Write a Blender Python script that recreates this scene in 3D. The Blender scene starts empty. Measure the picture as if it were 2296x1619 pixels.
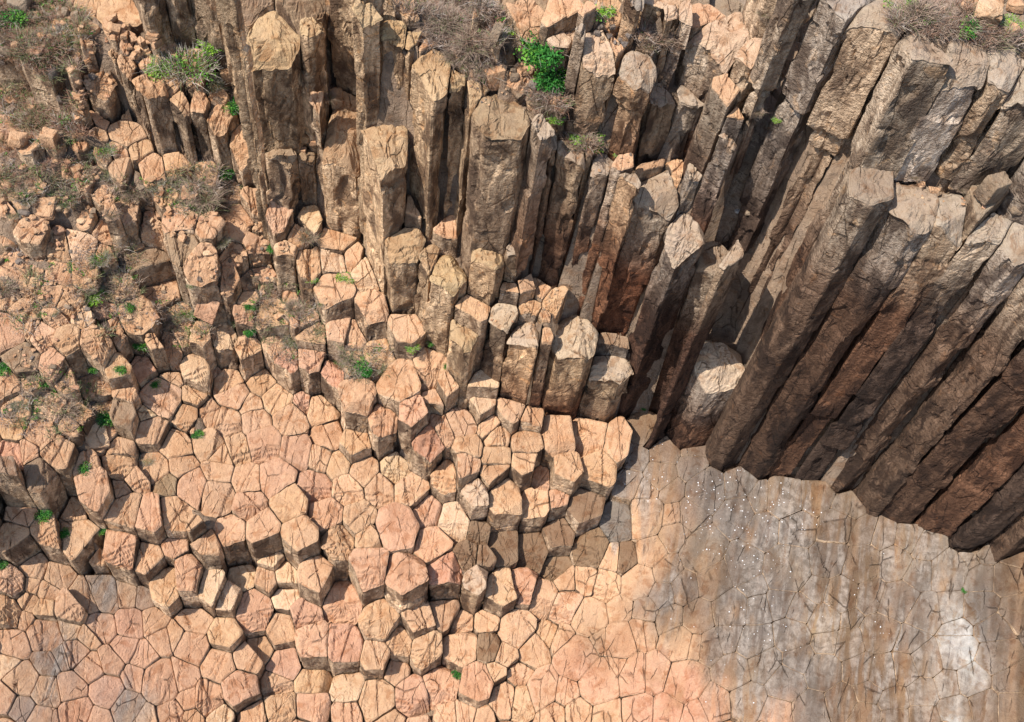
import bpy, math, random
import numpy as np
from mathutils import Matrix, Vector
C = bpy.context.scene
# ------------------------------------------------------------------ camera
FR = (2296.0, 1619.0)                       # working frame the layout was measured in
VPX = (870.0, 2400.0)                       # where plumb lines meet in the photograph
FPX, HC = 2500.0, 42.0
def _rot():
    n = np.array([VPX[0]-1148., -(VPX[1]-809.5), -FPX]); n /= np.linalg.norm(n)
    z = -n; f = np.array([0, 0, -1.]); y = f - z*f.dot(z); y /= np.linalg.norm(y); x = np.cross(y, z)
    return np.array([x, y, z])
RC = _rot()
cam = bpy.data.cameras.new('camera'); co = bpy.data.objects.new('camera', cam); C.collection.objects.link(co)
cam.sensor_width = 36; cam.lens = FPX*36/FR[0]; cam.clip_end = 500
M = Matrix([list(r) for r in RC]).to_4x4(); M.translation = Vector((0, 0, HC)); co.matrix_world = M
C.camera = co
def unproj(u, v, z):
    d = RC @ np.array([u-1148., -(v-809.5), -FPX]); t = (z-HC)/d[2]; return np.array([d[0]*t, d[1]*t])
# ------------------------------------------------------------------ light
SUN = Vector((-.58,-.27,1.0)).normalized()          # towards the sun
w = bpy.data.worlds.new('World'); C.world = w; w.use_nodes = True
nt = w.node_tree; bg = nt.nodes['Background']; sky = nt.nodes.new('ShaderNodeTexSky'); sky.sky_type = 'NISHITA'
sky.sun_disc = False; sky.sun_elevation = math.asin(SUN.z); sky.sun_rotation = math.atan2(SUN.x, SUN.y)
nt.links.new(sky.outputs[0], bg.inputs[0]); bg.inputs[1].default_value = .13
sl = bpy.data.lights.new('sun', 'SUN'); sl.energy = 4.2; sl.angle = math.radians(.5); sl.color = (1, .94, .86)
so = bpy.data.objects.new('sun', sl); C.collection.objects.link(so); so.rotation_euler = SUN.to_track_quat('Z', 'Y').to_euler()
C.view_settings.view_transform = 'Standard'; C.view_settings.look = 'None'; C.view_settings.exposure = .5; C.view_settings.gamma = 1
# ------------------------------------------------------------------ helpers
rng = np.random.default_rng(7); random.seed(7)
def _h(i, j, k, s):
    n = (i*374761393 + j*668265263 + k*2147483647 + s*1274126177) & 0xffffffff
    n = ((n ^ (n >> 13))*1274126177) & 0xffffffff
    n = ((n ^ (n >> 16))*2246822519) & 0xffffffff
    return ((n ^ (n >> 15)) & 0xffffff)/float(0xffffff)
def vnoise(P, s=0):
    f = np.floor(P).astype(np.int64); t = P-f; t = t*t*(3-2*t); r = 0
    for a in (0, 1):
        for b in (0, 1):
            for c in (0, 1):
                wt = (t[:, 0] if a else 1-t[:, 0])*(t[:, 1] if b else 1-t[:, 1])*(t[:, 2] if c else 1-t[:, 2])
                r = r + wt*_h(f[:, 0]+a, f[:, 1]+b, f[:, 2]+c, s)
    return r*2-1
def fbm(P, s=0, o=3, g=.5):
    r = 0; a = 1; n = 0
    for k in range(o): r = r + a*vnoise(P*(2.03**k), s+k*17); n += a; a *= g
    return r/n
def mesh(name, V, Fq, Ft=None, cols=None, mat=None, smooth=False):
    """Fq: (n,4) quads, Ft: (m,3) tris"""
    me = bpy.data.meshes.new(name); V = np.asarray(V, np.float32)
    nq = len(Fq); ntri = 0 if Ft is None else len(Ft)
    me.vertices.add(len(V)); me.vertices.foreach_set('co', V.ravel())
    loops = np.concatenate([np.asarray(Fq, np.int32).ravel()] + ([np.asarray(Ft, np.int32).ravel()] if ntri else []))
    me.loops.add(len(loops)); me.loops.foreach_set('vertex_index', loops)
    st = np.concatenate([np.arange(nq)*4, nq*4+np.arange(ntri)*3]).astype(np.int32)
    me.polygons.add(nq+ntri); me.polygons.foreach_set('loop_start', st)
    me.polygons.foreach_set('use_smooth', np.full(nq+ntri, smooth))
    me.update(calc_edges=True)
    if cols:
        for k, a in cols.items():
            at = me.attributes.new(k, 'FLOAT_COLOR', 'POINT'); a = np.asarray(a, np.float32)
            if a.shape[1] == 3: a = np.hstack([a, np.ones((len(a), 1), np.float32)])
            at.data.foreach_set('color', a.ravel())
    if mat: me.materials.append(mat)
    return me
def obj(name, me, parent=None, loc=(0, 0, 0)):
    o = bpy.data.objects.new(name, me); C.collection.objects.link(o); o.location = loc
    if parent: o.parent = parent
    return o
def tag(o, label=None, cat=None, group=None, kind=None):
    if label: o['label'] = label
    if cat: o['category'] = cat
    if group: o['group'] = group
    if kind: o['kind'] = kind
    return o
# ------------------------------------------------------------------ materials
class NG:
    def __init__(s, name):
        s.m = bpy.data.materials.new(name); s.m.use_nodes = True; s.t = s.m.node_tree; s.b = s.t.nodes['Principled BSDF']
    def n(s, ty, **kw):
        x = s.t.nodes.new(ty)
        for k, v in kw.items(): setattr(x, k, v)
        return x
    def l(s, a, b): s.t.links.new(a, b)
    def val(s, x, sock):
        if hasattr(x, 'is_output'): s.l(x, sock)
        else: sock.default_value = x
    def math(s, op, a, b=0., clamp=False):
        x = s.n('ShaderNodeMath', operation=op, use_clamp=clamp); s.val(a, x.inputs[0]); s.val(b, x.inputs[1]); return x.outputs[0]
    def mix(s, f, a, b, mode='MIX'):
        x = s.n('ShaderNodeMix', data_type='RGBA', blend_type=mode); s.val(f, x.inputs[0])
        for v, i in ((a, 6), (b, 7)):
            if hasattr(v, 'is_output'): s.l(v, x.inputs[i])
            else: x.inputs[i].default_value = tuple(v)+(1,) if len(v) == 3 else v
        return x.outputs[2]
    def scale(s, vec, v):
        x = s.n('ShaderNodeVectorMath', operation='MULTIPLY'); s.l(vec, x.inputs[0]); x.inputs[1].default_value = v; return x.outputs[0]
    def noise(s, vec, sc, det=5, ro=.55, dist=0):
        x = s.n('ShaderNodeTexNoise'); s.l(vec, x.inputs['Vector']); x.inputs['Scale'].default_value = sc
        x.inputs['Detail'].default_value = det; x.inputs['Roughness'].default_value = ro; x.inputs['Distortion'].default_value = dist
        return x.outputs[0], x.outputs[1]
    def ramp(s, f, lo, hi, a=0., b=1.):
        x = s.n('ShaderNodeMapRange', clamp=True, interpolation_type='SMOOTHSTEP'); s.l(f, x.inputs[0])
        for i, v in enumerate((lo, hi, a, b)): x.inputs[i+1].default_value = v
        return x.outputs[0]
    def attr(s, nm):
        x = s.n('ShaderNodeAttribute', attribute_name=nm); return x.outputs['Color']
def rock_material():
    g = NG('weathered_rock'); pos = g.n('ShaderNodeNewGeometry').outputs['Position']
    tint = g.attr('tint'); side = g.attr('sidetint'); aux = g.attr('aux')
    sp = g.n('ShaderNodeSeparateColor'); g.l(aux, sp.inputs[0]); isside, edge, stain = sp.outputs
    # warp
    _, wc = g.noise(pos, 1.7, 3)
    wv = g.n('ShaderNodeVectorMath', operation='MULTIPLY_ADD'); g.l(wc, wv.inputs[0]); wv.inputs[1].default_value = (.5, .5, .5); g.l(pos, wv.inputs[2]); wp = wv.outputs[0]
    mid, _ = g.noise(wp, 4.5, 4, .62); fine, _ = g.noise(pos, 26, 3, .7); blot, _ = g.noise(wp, 2.6, 4, .6, .6)
    # --- top colour
    rind = g.mix(1, tint, (1.13, 1.19, 1.22), 'MULTIPLY')
    t = g.mix(g.math('MULTIPLY', g.ramp(edge, .25, 1), g.ramp(mid, .3, .6, .35, 1.)), tint, rind)
    t = g.mix(g.ramp(mid, .38, .68, 0, .75), t, g.mix(1, tint, (1.17, 1.22, 1.2), 'MULTIPLY'))
    t = g.mix(g.ramp(blot, .50, .66, 0, .75), t, g.mix(1, tint, (.72, .56, .43), 'MULTIPLY'))
    var, _ = g.noise(pos, .8, 3, .6); t = g.mix(g.ramp(var, .52, .66, 0, .5), t, g.mix(1, tint, (.80, .70, .60), 'MULTIPLY')); t = g.mix(g.ramp(var, .47, .34, 0, .5), t, g.mix(1, tint, (1.08, 1.16, 1.25), 'MULTIPLY'))
    ring, _ = g.noise(wp, 7, 4, .7, 1.5)
    t = g.mix(g.ramp(ring, .57, .66, 0, .45), t, g.mix(1, tint, (.70, .56, .42), 'MULTIPLY'))
    # water stain running down the slope
    st, _ = g.noise(g.scale(pos, (1.9, .32, .2)), 1.6, 4, .6, .4)
    t = g.mix(g.math('MULTIPLY', g.ramp(st, .42, .6), stain), t, g.mix(g.ramp(mid, .3, .7), (.15, .125, .10), (.42, .36, .31)))
    # --- side colour with vertical streaks
    s1, _ = g.noise(g.scale(wp, (3.2, 3.2, .45)), 1.5, 4, .62, .3); s2, _ = g.noise(g.scale(pos, (1, 1, .55)), 1.5, 3, .6, .5)
    sd = g.mix(g.ramp(s1, .3, .72, 0, 1), g.mix(1, side, (.62, .56, .52), 'MULTIPLY'), g.mix(1, side, (1.45, 1.45, 1.45), 'MULTIPLY'))
    sd = g.mix(g.ramp(s2, .50, .62, 0, .85), sd, g.mix(1, side, (.27, .22, .20), 'MULTIPLY'))
    sd = g.mix(g.ramp(blot, .58, .7, 0, .5), sd, g.mix(1, side, (1.5, 1.15, .8), 'MULTIPLY'))
    spk, _ = g.noise(pos, 9, 3, .75)
    sd = g.mix(g.ramp(spk, .5, .62, 0, .55), sd, g.mix(1, side, (.45, .38, .33), 'MULTIPLY'))
    s3, _ = g.noise(g.scale(wp, (1, 1, .35)), .85, 4, .62, .3)
    sd = g.mix(g.ramp(s3, .53, .63, 0, .8), sd, g.mix(1, side, (.20, .17, .17), 'MULTIPLY'))
    col = g.mix(isside, t, sd)
    # --- hairline cracks
    _, wc2 = g.noise(pos, 5, 2); w2 = g.n('ShaderNodeVectorMath', operation='MULTIPLY_ADD'); g.l(wc2, w2.inputs[0]); w2.inputs[1].default_value = (.10, .10, .10); g.l(pos, w2.inputs[2]); w2 = w2.outputs[0]
    def crack(vec, sc, wd, m0, m1):
        v = g.n('ShaderNodeTexVoronoi', feature='DISTANCE_TO_EDGE'); g.l(vec, v.inputs['Vector']); v.inputs['Scale'].default_value = sc; v.inputs['Randomness'].default_value = 1
        k = g.ramp(v.outputs['Distance'], 0, wd, 1, 0); mk, _ = g.noise(pos, 1.1*sc, 2)
        return g.math('MULTIPLY', k, g.ramp(mk, m0, m1))
    c1 = crack(g.scale(w2, (1, .45, .3)), 1.3, .022, .46, .6); c2 = crack(g.scale(w2, (1.6, .35, 1.2)), 2.3, .03, .5, .62)
    c2 = g.math('MULTIPLY', c2, g.math('ADD', g.math('MULTIPLY', isside, .75), .25)); ck = g.math('MAXIMUM', c1, c2)
    col = g.mix(g.math('MULTIPLY', ck, .6), col, g.mix(1, col, (.25, .18, .13), 'MULTIPLY'))
    col = g.mix(g.ramp(fine, .35, .7, 0, .30), col, g.mix(1, col, (.6, .55, .5), 'MULTIPLY'))
    # white specks
    v = g.n('ShaderNodeTexVoronoi'); g.l(pos, v.inputs['Vector']); v.inputs['Scale'].default_value = 11; v.inputs['Randomness'].default_value = 1
    at = g.n('ShaderNodeAttribute', attribute_name='aux'); vs = g.n('ShaderNodeSeparateColor'); g.l(v.outputs['Color'], vs.inputs[0])
    spk2 = g.math('LESS_THAN', g.math('ADD', v.outputs['Distance'], g.math('MULTIPLY', fine, .15)), g.math('ADD', g.math('MULTIPLY', vs.outputs[1], .26), .06))
    keep = g.math('LESS_THAN', vs.outputs[0], g.math('MULTIPLY', at.outputs['Alpha'], g.ramp(blot, .38, .6, .1, 1.5)))
    col = g.mix(g.math('MULTIPLY', spk2, keep), col, (.85, .84, .84))
    g.l(col, g.b.inputs['Base Color']); g.b.inputs['Roughness'].default_value = .82; g.b.inputs['Specular IOR Level'].default_value = .3
    # --- bump
    lay, _ = g.noise(g.scale(wp, (.8, .8, 5)), 2.2, 3, .6)
    h = g.math('ADD', g.math('MULTIPLY', mid, .9), g.math('MULTIPLY', fine, .45))
    h = g.math('ADD', h, g.math('MULTIPLY', g.math('MULTIPLY', spk, 1.3), g.math('ADD', isside, .25)))
    h = g.math('ADD', h, g.math('MULTIPLY', g.math('MULTIPLY', lay, .7), g.math('ADD', isside, .12))); h = g.math('SUBTRACT', h, g.math('MULTIPLY', ck, .8))
    b = g.n('ShaderNodeBump'); b.inputs['Strength'].default_value = .85; b.inputs['Distance'].default_value = .10; g.l(h, b.inputs['Height']); g.l(b.outputs[0], g.b.inputs['Normal'])
    return g.m
ROCK = rock_material()
def plant_material(name, c1, c2, sc=6, trans=.25):
    g = NG(name); pos = g.n('ShaderNodeNewGeometry').outputs['Position']; a, _ = g.noise(pos, sc, 4, .7)
    c = g.mix(g.ramp(a, .35, .65), c1, c2); g.l(c, g.b.inputs['Base Color']); g.b.inputs['Roughness'].default_value = .7; g.b.inputs['Specular IOR Level'].default_value = .2
    return g.m
MLEAF = plant_material('shrub_leaf', (.05, .17, .02), (.15, .33, .04)); MDARK = plant_material('dark_leaf', (.02, .10, .018), (.05, .22, .03))
MLIME = plant_material('creeper_leaf', (.12, .27, .02), (.26, .42, .05)); MDRY = plant_material('dry_grass', (.20, .14, .105), (.42, .31, .23))
MOLIVE = plant_material('olive_grass', (.10, .13, .05), (.28, .28, .14)); MTWIG = plant_material('twig', (.30, .25, .21), (.52, .45, .39)); MRED = plant_material('rusty_scrub', (.22, .11, .07), (.38, .22, .15))
# ------------------------------------------------------------------ layout of the joints
# x, y, z of the middle of each column top, half depth, bare side height seen (frame px), kind, tone
SEEDS = [
(-14.21,14.11,8.97,0.39,26,"c","D"),(-12.71,14.44,7.97,0.56,24,"c","P"),(-14.95,13.70,9.91,0.27,33,"c","D"),(-14.88,13.25,7.41,0.28,3,"c",""),(-13.57,13.94,6.71,0.29,2,"c",""),
(-13.97,12.90,7.17,0.39,21,"c",""),(-14.91,12.49,7.17,0.44,39,"c",""),(-13.26,13.19,6.42,0.56,21,"c",""),(-12.73,12.97,5.55,0.28,14,"b",""),(-11.70,13.10,6.24,0.67,14,"c","P"),
(-11.08,13.14,5.61,0.62,21,"c",""),(-14.54,12.19,5.80,0.45,0,"p",""),(-13.87,12.20,5.50,0.34,0,"p",""),(-14.93,11.49,6.09,0.44,14,"c",""),(-14.44,11.61,5.57,0.28,0,"p",""),
(-14.03,11.59,5.24,0.22,0,"p",""),(-14.41,11.13,5.39,0.33,3,"p",""),(-14.83,10.70,5.74,0.38,21,"c",""),(-14.46,10.68,4.94,0.22,0,"p",""),(-13.93,11.05,5.09,0.28,14,"c",""),
(-13.14,11.25,5.09,0.39,21,"c",""),(-12.73,11.81,4.69,0.45,0,"p",""),(-12.37,12.06,4.51,0.62,0,"p","G"),(-11.72,12.31,4.32,0.51,0,"p",""),(-11.18,12.39,4.08,0.40,0,"p","G"),
(-14.55,9.84,4.61,0.44,0,"p","P"),(-13.77,10.35,4.48,0.50,0,"p","P"),(-13.10,10.73,4.23,0.22,0,"p","Y"),(-12.20,11.09,3.97,0.45,0,"p","P"),(-12.49,10.65,3.95,0.28,0,"p",""),
(-11.41,11.45,3.85,0.45,0,"p","R"),(-11.38,10.66,3.50,0.39,0,"p","R"),(-10.69,11.67,3.60,0.34,0,"p",""),(-12.78,10.07,3.88,0.44,0,"p","P"),(-13.48,9.57,4.03,0.38,0,"p","G"),
(-13.15,9.84,4.02,0.33,0,"p","G"),(-14.07,8.91,4.09,0.54,0,"p",""),(-14.58,9.24,4.44,0.32,0,"p","Y"),(-13.32,8.78,3.71,0.49,0,"p",""),(-12.67,9.06,3.50,0.49,0,"p","P"),
(-12.28,9.82,3.56,0.49,0,"p","P"),(-11.59,9.26,3.09,0.54,0,"p","R"),(-10.86,8.96,2.68,0.49,0,"p","G"),(-12.33,8.47,3.15,0.43,0,"p","R"),(-13.86,8.14,3.76,0.32,0,"p","G"),
(-14.41,8.27,4.07,0.37,0,"p","P"),(-13.26,8.01,3.45,0.27,0,"p","P"),(-11.62,8.41,2.82,0.27,0,"p","P"),(-10.30,8.76,2.38,0.22,0,"p",""),(-10.73,10.54,3.21,0.39,0,"p","P"),
(-11.71,10.17,3.47,0.39,0,"p","P"),(-10.02,9.97,2.71,0.71,0,"p","P"),(-10.26,11.17,3.27,0.34,0,"p","P"),(-10.79,9.92,3.00,0.38,0,"p","P"),(-9.63,13.00,5.19,0.67,35,"c","P"),
(-10.40,12.72,4.65,0.67,21,"c",""),(-11.71,14.18,6.96,0.62,13,"c",""),(-11.07,14.22,7.01,0.67,11,"c","P"),(-10.42,14.46,6.51,0.62,17,"c",""),(-10.29,13.75,5.62,0.40,3,"c","P"),
(-12.16,14.73,7.24,0.34,2,"c",""),(-10.84,15.43,6.83,0.29,0,"c","B"),(-10.02,15.54,6.67,0.52,3,"c","P"),(-9.15,15.47,6.40,0.63,0,"c",""),(-9.47,14.10,7.04,0.22,24,"b",""),
(-9.15,13.84,6.04,0.45,32,"c",""),(-8.47,14.51,6.03,0.51,46,"c",""),(-8.12,15.40,6.46,0.51,0,"c","P"),(-7.47,14.74,6.21,0.51,39,"c",""),(-6.70,15.67,6.46,0.51,0,"c",""),
(-6.15,14.75,6.21,0.50,32,"c",""),(-4.90,15.01,5.75,0.45,46,"c",""),(-5.98,16.57,6.29,0.47,0,"c","P"),(-5.46,15.76,6.01,0.51,0,"c","P"),(-4.94,16.70,6.20,0.47,0,"c",""),
(-4.42,15.86,5.94,0.40,0,"c",""),(-7.16,14.26,4.60,0.23,10,"c","Y"),(-7.17,13.74,4.18,0.34,17,"c",""),(-8.12,13.75,3.85,0.40,3,"c","Y"),(-8.99,12.99,4.61,0.62,10,"c","Y"),
(-8.41,12.89,4.10,0.45,17,"c","Y"),(-6.62,14.01,4.06,0.34,10,"c","Y"),(-6.52,13.43,3.43,0.40,14,"c","Y"),(-5.47,13.94,4.91,0.56,35,"c",""),(-4.51,13.67,3.43,0.67,3,"c","P"),
(-7.45,12.78,3.28,0.67,14,"c","P"),(-5.71,12.94,3.52,0.44,7,"c","P"),(-6.51,12.49,2.72,0.50,17,"c",""),(-8.26,11.84,3.36,0.50,14,"c",""),(-9.40,12.09,3.38,0.51,0,"p",""),
(-9.31,11.21,2.97,0.56,0,"p","P"),(-9.87,11.36,3.24,0.34,0,"p",""),(-5.26,12.16,2.97,0.60,28,"c","P"),(-4.16,12.31,2.93,0.60,32,"c","R"),(-6.18,11.58,1.74,0.50,0,"c","P"),
(-7.48,11.34,2.48,0.44,0,"c",""),(-7.10,11.90,2.07,0.34,0,"c",""),(-8.25,10.89,2.57,0.55,0,"c","P"),(-7.44,10.32,2.30,0.60,17,"c","P"),(-8.40,9.83,2.46,0.49,10,"c","P"),
(-9.41,10.28,2.61,0.55,0,"p","P"),(-9.06,9.67,2.24,0.38,0,"p","P"),(-6.30,10.87,1.50,0.39,0,"c",""),(-5.13,11.25,1.30,0.50,0,"c",""),(-3.86,11.29,1.14,0.44,0,"c","Y"),
(-4.95,10.47,1.10,0.43,0,"c","P"),(-6.04,10.24,1.24,0.44,0,"c",""),(-6.95,9.79,1.29,0.33,0,"c",""),(-7.93,9.43,1.77,0.27,7,"c","Y"),(-9.46,9.16,2.20,0.38,0,"p","P"),
(-8.82,9.12,1.94,0.27,0,"p",""),(-3.68,10.45,0.94,0.32,0,"c","P"),(-15.14,20.64,12.03,0.38,13,"c",""),(-14.58,20.91,11.94,0.51,0,"c","Y"),(-16.34,19.76,11.80,0.50,0,"c",""),
(-15.70,19.93,11.68,0.31,0,"b",""),(-15.08,20.01,11.58,0.50,0,"c",""),(-14.30,20.22,11.61,0.50,4,"c",""),(-15.74,19.28,11.57,0.37,0,"c",""),(-15.03,19.23,11.42,0.49,0,"c",""),
(-14.53,19.18,11.27,0.49,0,"c",""),(-15.72,18.53,11.38,0.42,0,"c",""),(-14.82,18.55,11.26,0.30,0,"c",""),(-14.01,18.92,11.08,0.30,0,"c","Y"),(-13.64,19.45,10.72,0.37,8,"c","P"),
(-16.37,18.92,11.61,0.37,0,"c",""),(-13.56,20.25,10.91,0.38,0,"c",""),(-13.88,20.88,11.67,0.32,0,"b",""),(-13.03,20.23,11.08,0.37,11,"c",""),(-12.72,21.43,11.12,0.51,26,"c","B"),
(-12.28,20.89,10.16,0.64,0,"p",""),(-12.54,19.59,10.57,0.67,15,"c",""),(-13.26,19.02,10.32,0.37,0,"c",""),(-11.73,20.33,9.77,0.38,0,"c",""),(-10.56,21.19,12.03,0.44,42,"c",""),
(-11.27,21.43,12.38,0.38,17,"c","B"),(-9.88,21.94,11.53,0.32,10,"c",""),(-9.11,22.73,11.55,0.52,28,"c",""),(-7.32,22.02,11.89,0.38,21,"c",""),(-6.47,22.26,11.74,0.38,7,"c","Y"),
(-5.82,22.53,11.84,0.32,3,"c",""),(-7.99,22.04,12.37,0.38,17,"c","Y"),(-8.86,22.25,10.53,0.39,0,"c",""),(-9.41,21.63,10.54,0.38,0,"c",""),(-7.96,21.67,10.17,0.32,0,"b",""),
(-8.66,21.61,10.24,0.32,0,"b",""),(-6.31,21.50,11.26,0.56,39,"c",""),(-9.76,21.35,11.09,0.38,32,"c",""),(-9.24,21.16,10.39,0.32,10,"c",""),(-9.17,20.62,10.23,0.25,17,"c","P"),
(-8.43,20.84,9.95,0.63,21,"c",""),(-7.20,20.85,10.13,0.31,10,"c",""),(-6.92,20.51,9.72,0.37,10,"c",""),(-6.03,20.78,10.09,0.31,17,"c",""),(-5.41,20.73,9.87,0.31,7,"c",""),
(-15.97,17.85,11.01,0.48,2,"c","P"),(-15.36,17.99,11.17,0.30,2,"c",""),(-15.01,17.92,11.03,0.42,13,"c",""),(-14.19,17.96,11.03,0.47,13,"c",""),(-13.40,18.15,10.72,0.59,22,"c",""),
(-15.44,17.19,10.68,0.47,13,"c","B"),(-15.85,16.43,10.19,0.41,13,"c",""),(-15.15,16.66,10.06,0.23,8,"b",""),(-14.50,17.28,10.46,0.35,17,"c","P"),(-14.12,17.14,9.91,0.29,24,"c",""),
(-13.59,17.44,9.21,0.54,13,"c",""),(-12.77,17.97,9.93,0.48,22,"c",""),(-12.36,18.52,8.81,0.49,13,"c","R"),(-12.96,18.68,10.16,0.30,0,"b",""),(-11.84,19.05,9.95,0.37,26,"c",""),
(-11.61,19.33,9.22,0.43,26,"c",""),(-11.25,19.73,9.53,0.31,19,"c",""),(-10.57,19.73,9.64,0.37,32,"c",""),(-9.94,19.99,9.16,0.38,42,"c","Y"),(-9.02,19.92,9.26,0.37,49,"c",""),
(-8.21,20.22,9.26,0.44,53,"c",""),(-7.67,19.77,9.00,0.31,46,"c","R"),(-6.87,19.98,9.23,0.37,60,"c","P"),(-6.03,19.84,8.69,0.37,46,"c","R"),(-10.69,19.09,8.66,0.49,14,"c","Y"),
(-10.26,19.55,7.87,0.25,0,"c",""),(-9.74,19.28,7.73,0.50,0,"c",""),(-11.65,18.01,8.20,0.73,11,"c",""),(-10.69,18.25,8.02,0.31,6,"c",""),(-10.70,17.73,7.69,0.42,6,"c",""),
(-11.55,18.66,8.34,0.31,0,"c",""),(-9.43,18.90,7.59,0.50,0,"c",""),(-8.63,19.54,7.67,0.44,0,"c",""),(-7.95,19.07,7.47,0.49,3,"c",""),(-8.76,18.68,7.41,0.31,0,"c",""),
(-7.04,19.09,7.52,0.25,7,"c","P"),(-6.43,19.07,7.10,0.49,0,"c",""),(-7.37,18.50,7.17,0.55,0,"c",""),(-9.45,17.87,7.31,0.48,0,"c",""),(-8.47,18.18,7.25,0.49,0,"c",""),
(-10.06,17.92,7.47,0.43,0,"c",""),(-9.86,17.13,7.23,0.48,0,"c",""),(-8.08,17.48,7.02,0.60,0,"c","P"),(-8.88,17.13,7.02,0.48,0,"c",""),(-6.91,17.52,6.89,0.48,0,"c","P"),
(-5.98,18.32,6.83,0.48,0,"c",""),(-4.94,18.07,7.20,0.48,21,"c",""),(-6.08,17.53,6.59,0.30,0,"c",""),(-12.42,17.39,9.07,0.30,6,"c",""),(-12.38,16.90,8.74,0.41,24,"c","B"),
(-13.31,16.89,8.66,0.30,11,"c",""),(-11.65,16.85,7.90,0.42,11,"c",""),(-11.94,17.23,8.23,0.30,6,"c","Y"),(-14.54,16.16,9.48,0.35,0,"c","Y"),(-15.44,15.89,9.64,0.40,0,"b",""),
(-13.53,16.29,9.29,0.29,0,"c",""),(-15.31,15.30,9.46,0.34,0,"c",""),(-14.54,15.32,9.27,0.46,0,"c",""),(-15.18,14.47,9.31,0.45,0,"c","R"),(-14.77,14.66,9.21,0.34,0,"c","P"),
(-13.96,15.01,9.07,0.51,24,"c",""),(-13.77,15.74,9.22,0.34,0,"b",""),(-13.08,16.17,8.05,0.35,0,"c",""),(-12.31,15.42,7.67,0.46,4,"c",""),(-12.50,15.95,7.87,0.29,0,"c",""),
(-13.14,14.99,8.31,0.29,6,"c",""),(-10.28,17.48,7.38,0.30,0,"b",""),(-10.87,16.68,7.34,0.47,0,"p",""),(-11.35,15.82,7.15,0.47,0,"p",""),(-11.81,15.20,7.36,0.35,0,"c",""),
(-10.59,16.12,6.98,0.35,0,"p",""),(-9.26,16.16,6.68,0.41,0,"p",""),(-8.36,16.15,6.67,0.47,0,"c","P"),(-7.38,16.46,6.69,0.52,0,"c","P"),(-5.38,17.43,6.42,0.36,0,"c",""),
(-9.30,16.84,7.04,0.36,0,"p",""),(-5.27,22.20,11.62,0.50,0,"c","Y"),(-4.94,21.17,11.29,0.49,53,"c",""),(-4.00,21.70,14.13,0.62,132,"c","O"),(-3.24,21.49,13.88,0.24,121,"c","O"),
(-2.44,21.36,13.61,0.54,135,"c","O"),(-1.25,21.37,14.83,0.53,82,"c","O"),(-0.55,21.66,14.90,0.30,85,"c","B"),(-0.50,21.20,13.44,0.24,28,"c",""),(0.03,21.52,13.34,0.30,21,"c",""),
(0.46,21.74,13.01,0.30,10,"c",""),(0.32,21.07,12.73,0.24,24,"c",""),(1.09,21.31,12.99,0.36,3,"c",""),(0.85,20.90,12.76,0.24,7,"b",""),(-3.76,20.95,10.73,0.55,39,"c",""),
(-1.45,20.77,12.61,0.47,21,"c",""),(-1.68,20.21,11.79,0.41,74,"c","O"),(-0.51,20.71,12.62,0.47,110,"c","O"),(0.32,20.40,12.14,0.53,132,"c","O"),(1.81,21.04,11.75,1.17,121,"c","O"),
(3.25,21.56,11.15,0.37,21,"c","B"),(3.23,20.94,10.39,0.49,96,"c","O"),(0.96,20.42,12.39,0.24,7,"b",""),(-4.60,20.25,9.55,0.49,0,"c",""),(-3.62,19.55,9.31,0.66,0,"c",""),
(-2.70,20.13,9.73,0.48,21,"c",""),(-5.32,19.99,9.41,0.37,0,"b",""),(-2.06,19.72,9.46,0.36,14,"c",""),(-2.37,19.45,8.84,0.30,14,"c",""),(-0.89,19.96,9.45,0.36,21,"c","Y"),
(-0.84,19.62,8.74,0.36,21,"c","Y"),(-5.02,18.85,9.05,0.47,53,"c",""),(-4.03,18.57,8.24,0.47,46,"c",""),(-2.95,18.68,9.07,0.53,42,"c","P"),(-2.39,18.22,7.83,0.53,46,"c","R"),
(-1.39,19.16,8.02,0.54,0,"c",""),(0.29,19.76,8.46,0.37,21,"c",""),(1.03,19.60,8.55,0.30,21,"c",""),(-0.37,19.17,8.02,0.24,7,"c",""),(-0.09,18.92,7.75,0.30,3,"c",""),
(-1.01,18.32,7.82,0.35,10,"c",""),(-1.02,17.83,7.55,0.41,24,"c",""),(0.03,18.32,7.49,0.30,7,"c",""),(0.12,17.86,7.19,0.29,21,"c",""),(1.04,18.98,7.71,0.42,3,"c",""),
(1.16,18.34,7.39,0.42,21,"c",""),(2.05,19.53,7.65,0.61,3,"c",""),(3.16,19.90,7.26,0.68,0,"c",""),(4.26,19.82,7.33,0.56,3,"c",""),(2.53,18.43,7.24,0.48,28,"c",""),
(1.70,18.27,6.22,0.42,7,"c","P"),(3.66,18.94,6.94,0.49,17,"c",""),(-1.52,17.70,6.63,0.41,24,"c",""),(-1.94,18.75,8.09,0.36,3,"c",""),(-4.48,17.41,6.31,0.47,0,"c",""),
(-3.40,17.74,6.33,0.54,0,"c","Y"),(-3.83,17.04,6.16,0.41,0,"c",""),(-2.79,17.25,6.14,0.53,0,"c",""),(-2.37,18.98,8.09,0.30,0,"c",""),(5.30,20.70,6.96,0.58,0,"p","K"),
(6.05,20.05,6.71,0.57,0,"p","K"),(5.08,19.77,6.38,0.50,0,"p","G"),(5.04,19.05,5.96,0.50,0,"p","G"),(6.01,19.34,6.29,0.63,0,"p","K"),(7.04,20.18,6.96,0.38,0,"p","K"),
(7.07,19.73,6.70,0.51,0,"p","G"),(-2.95,15.80,5.76,0.68,0,"c","P"),(-2.03,16.67,5.46,0.41,0,"c","P"),(-1.02,16.52,5.39,0.58,0,"c","Y"),(-1.61,15.69,5.18,0.57,0,"c","P"),
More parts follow.
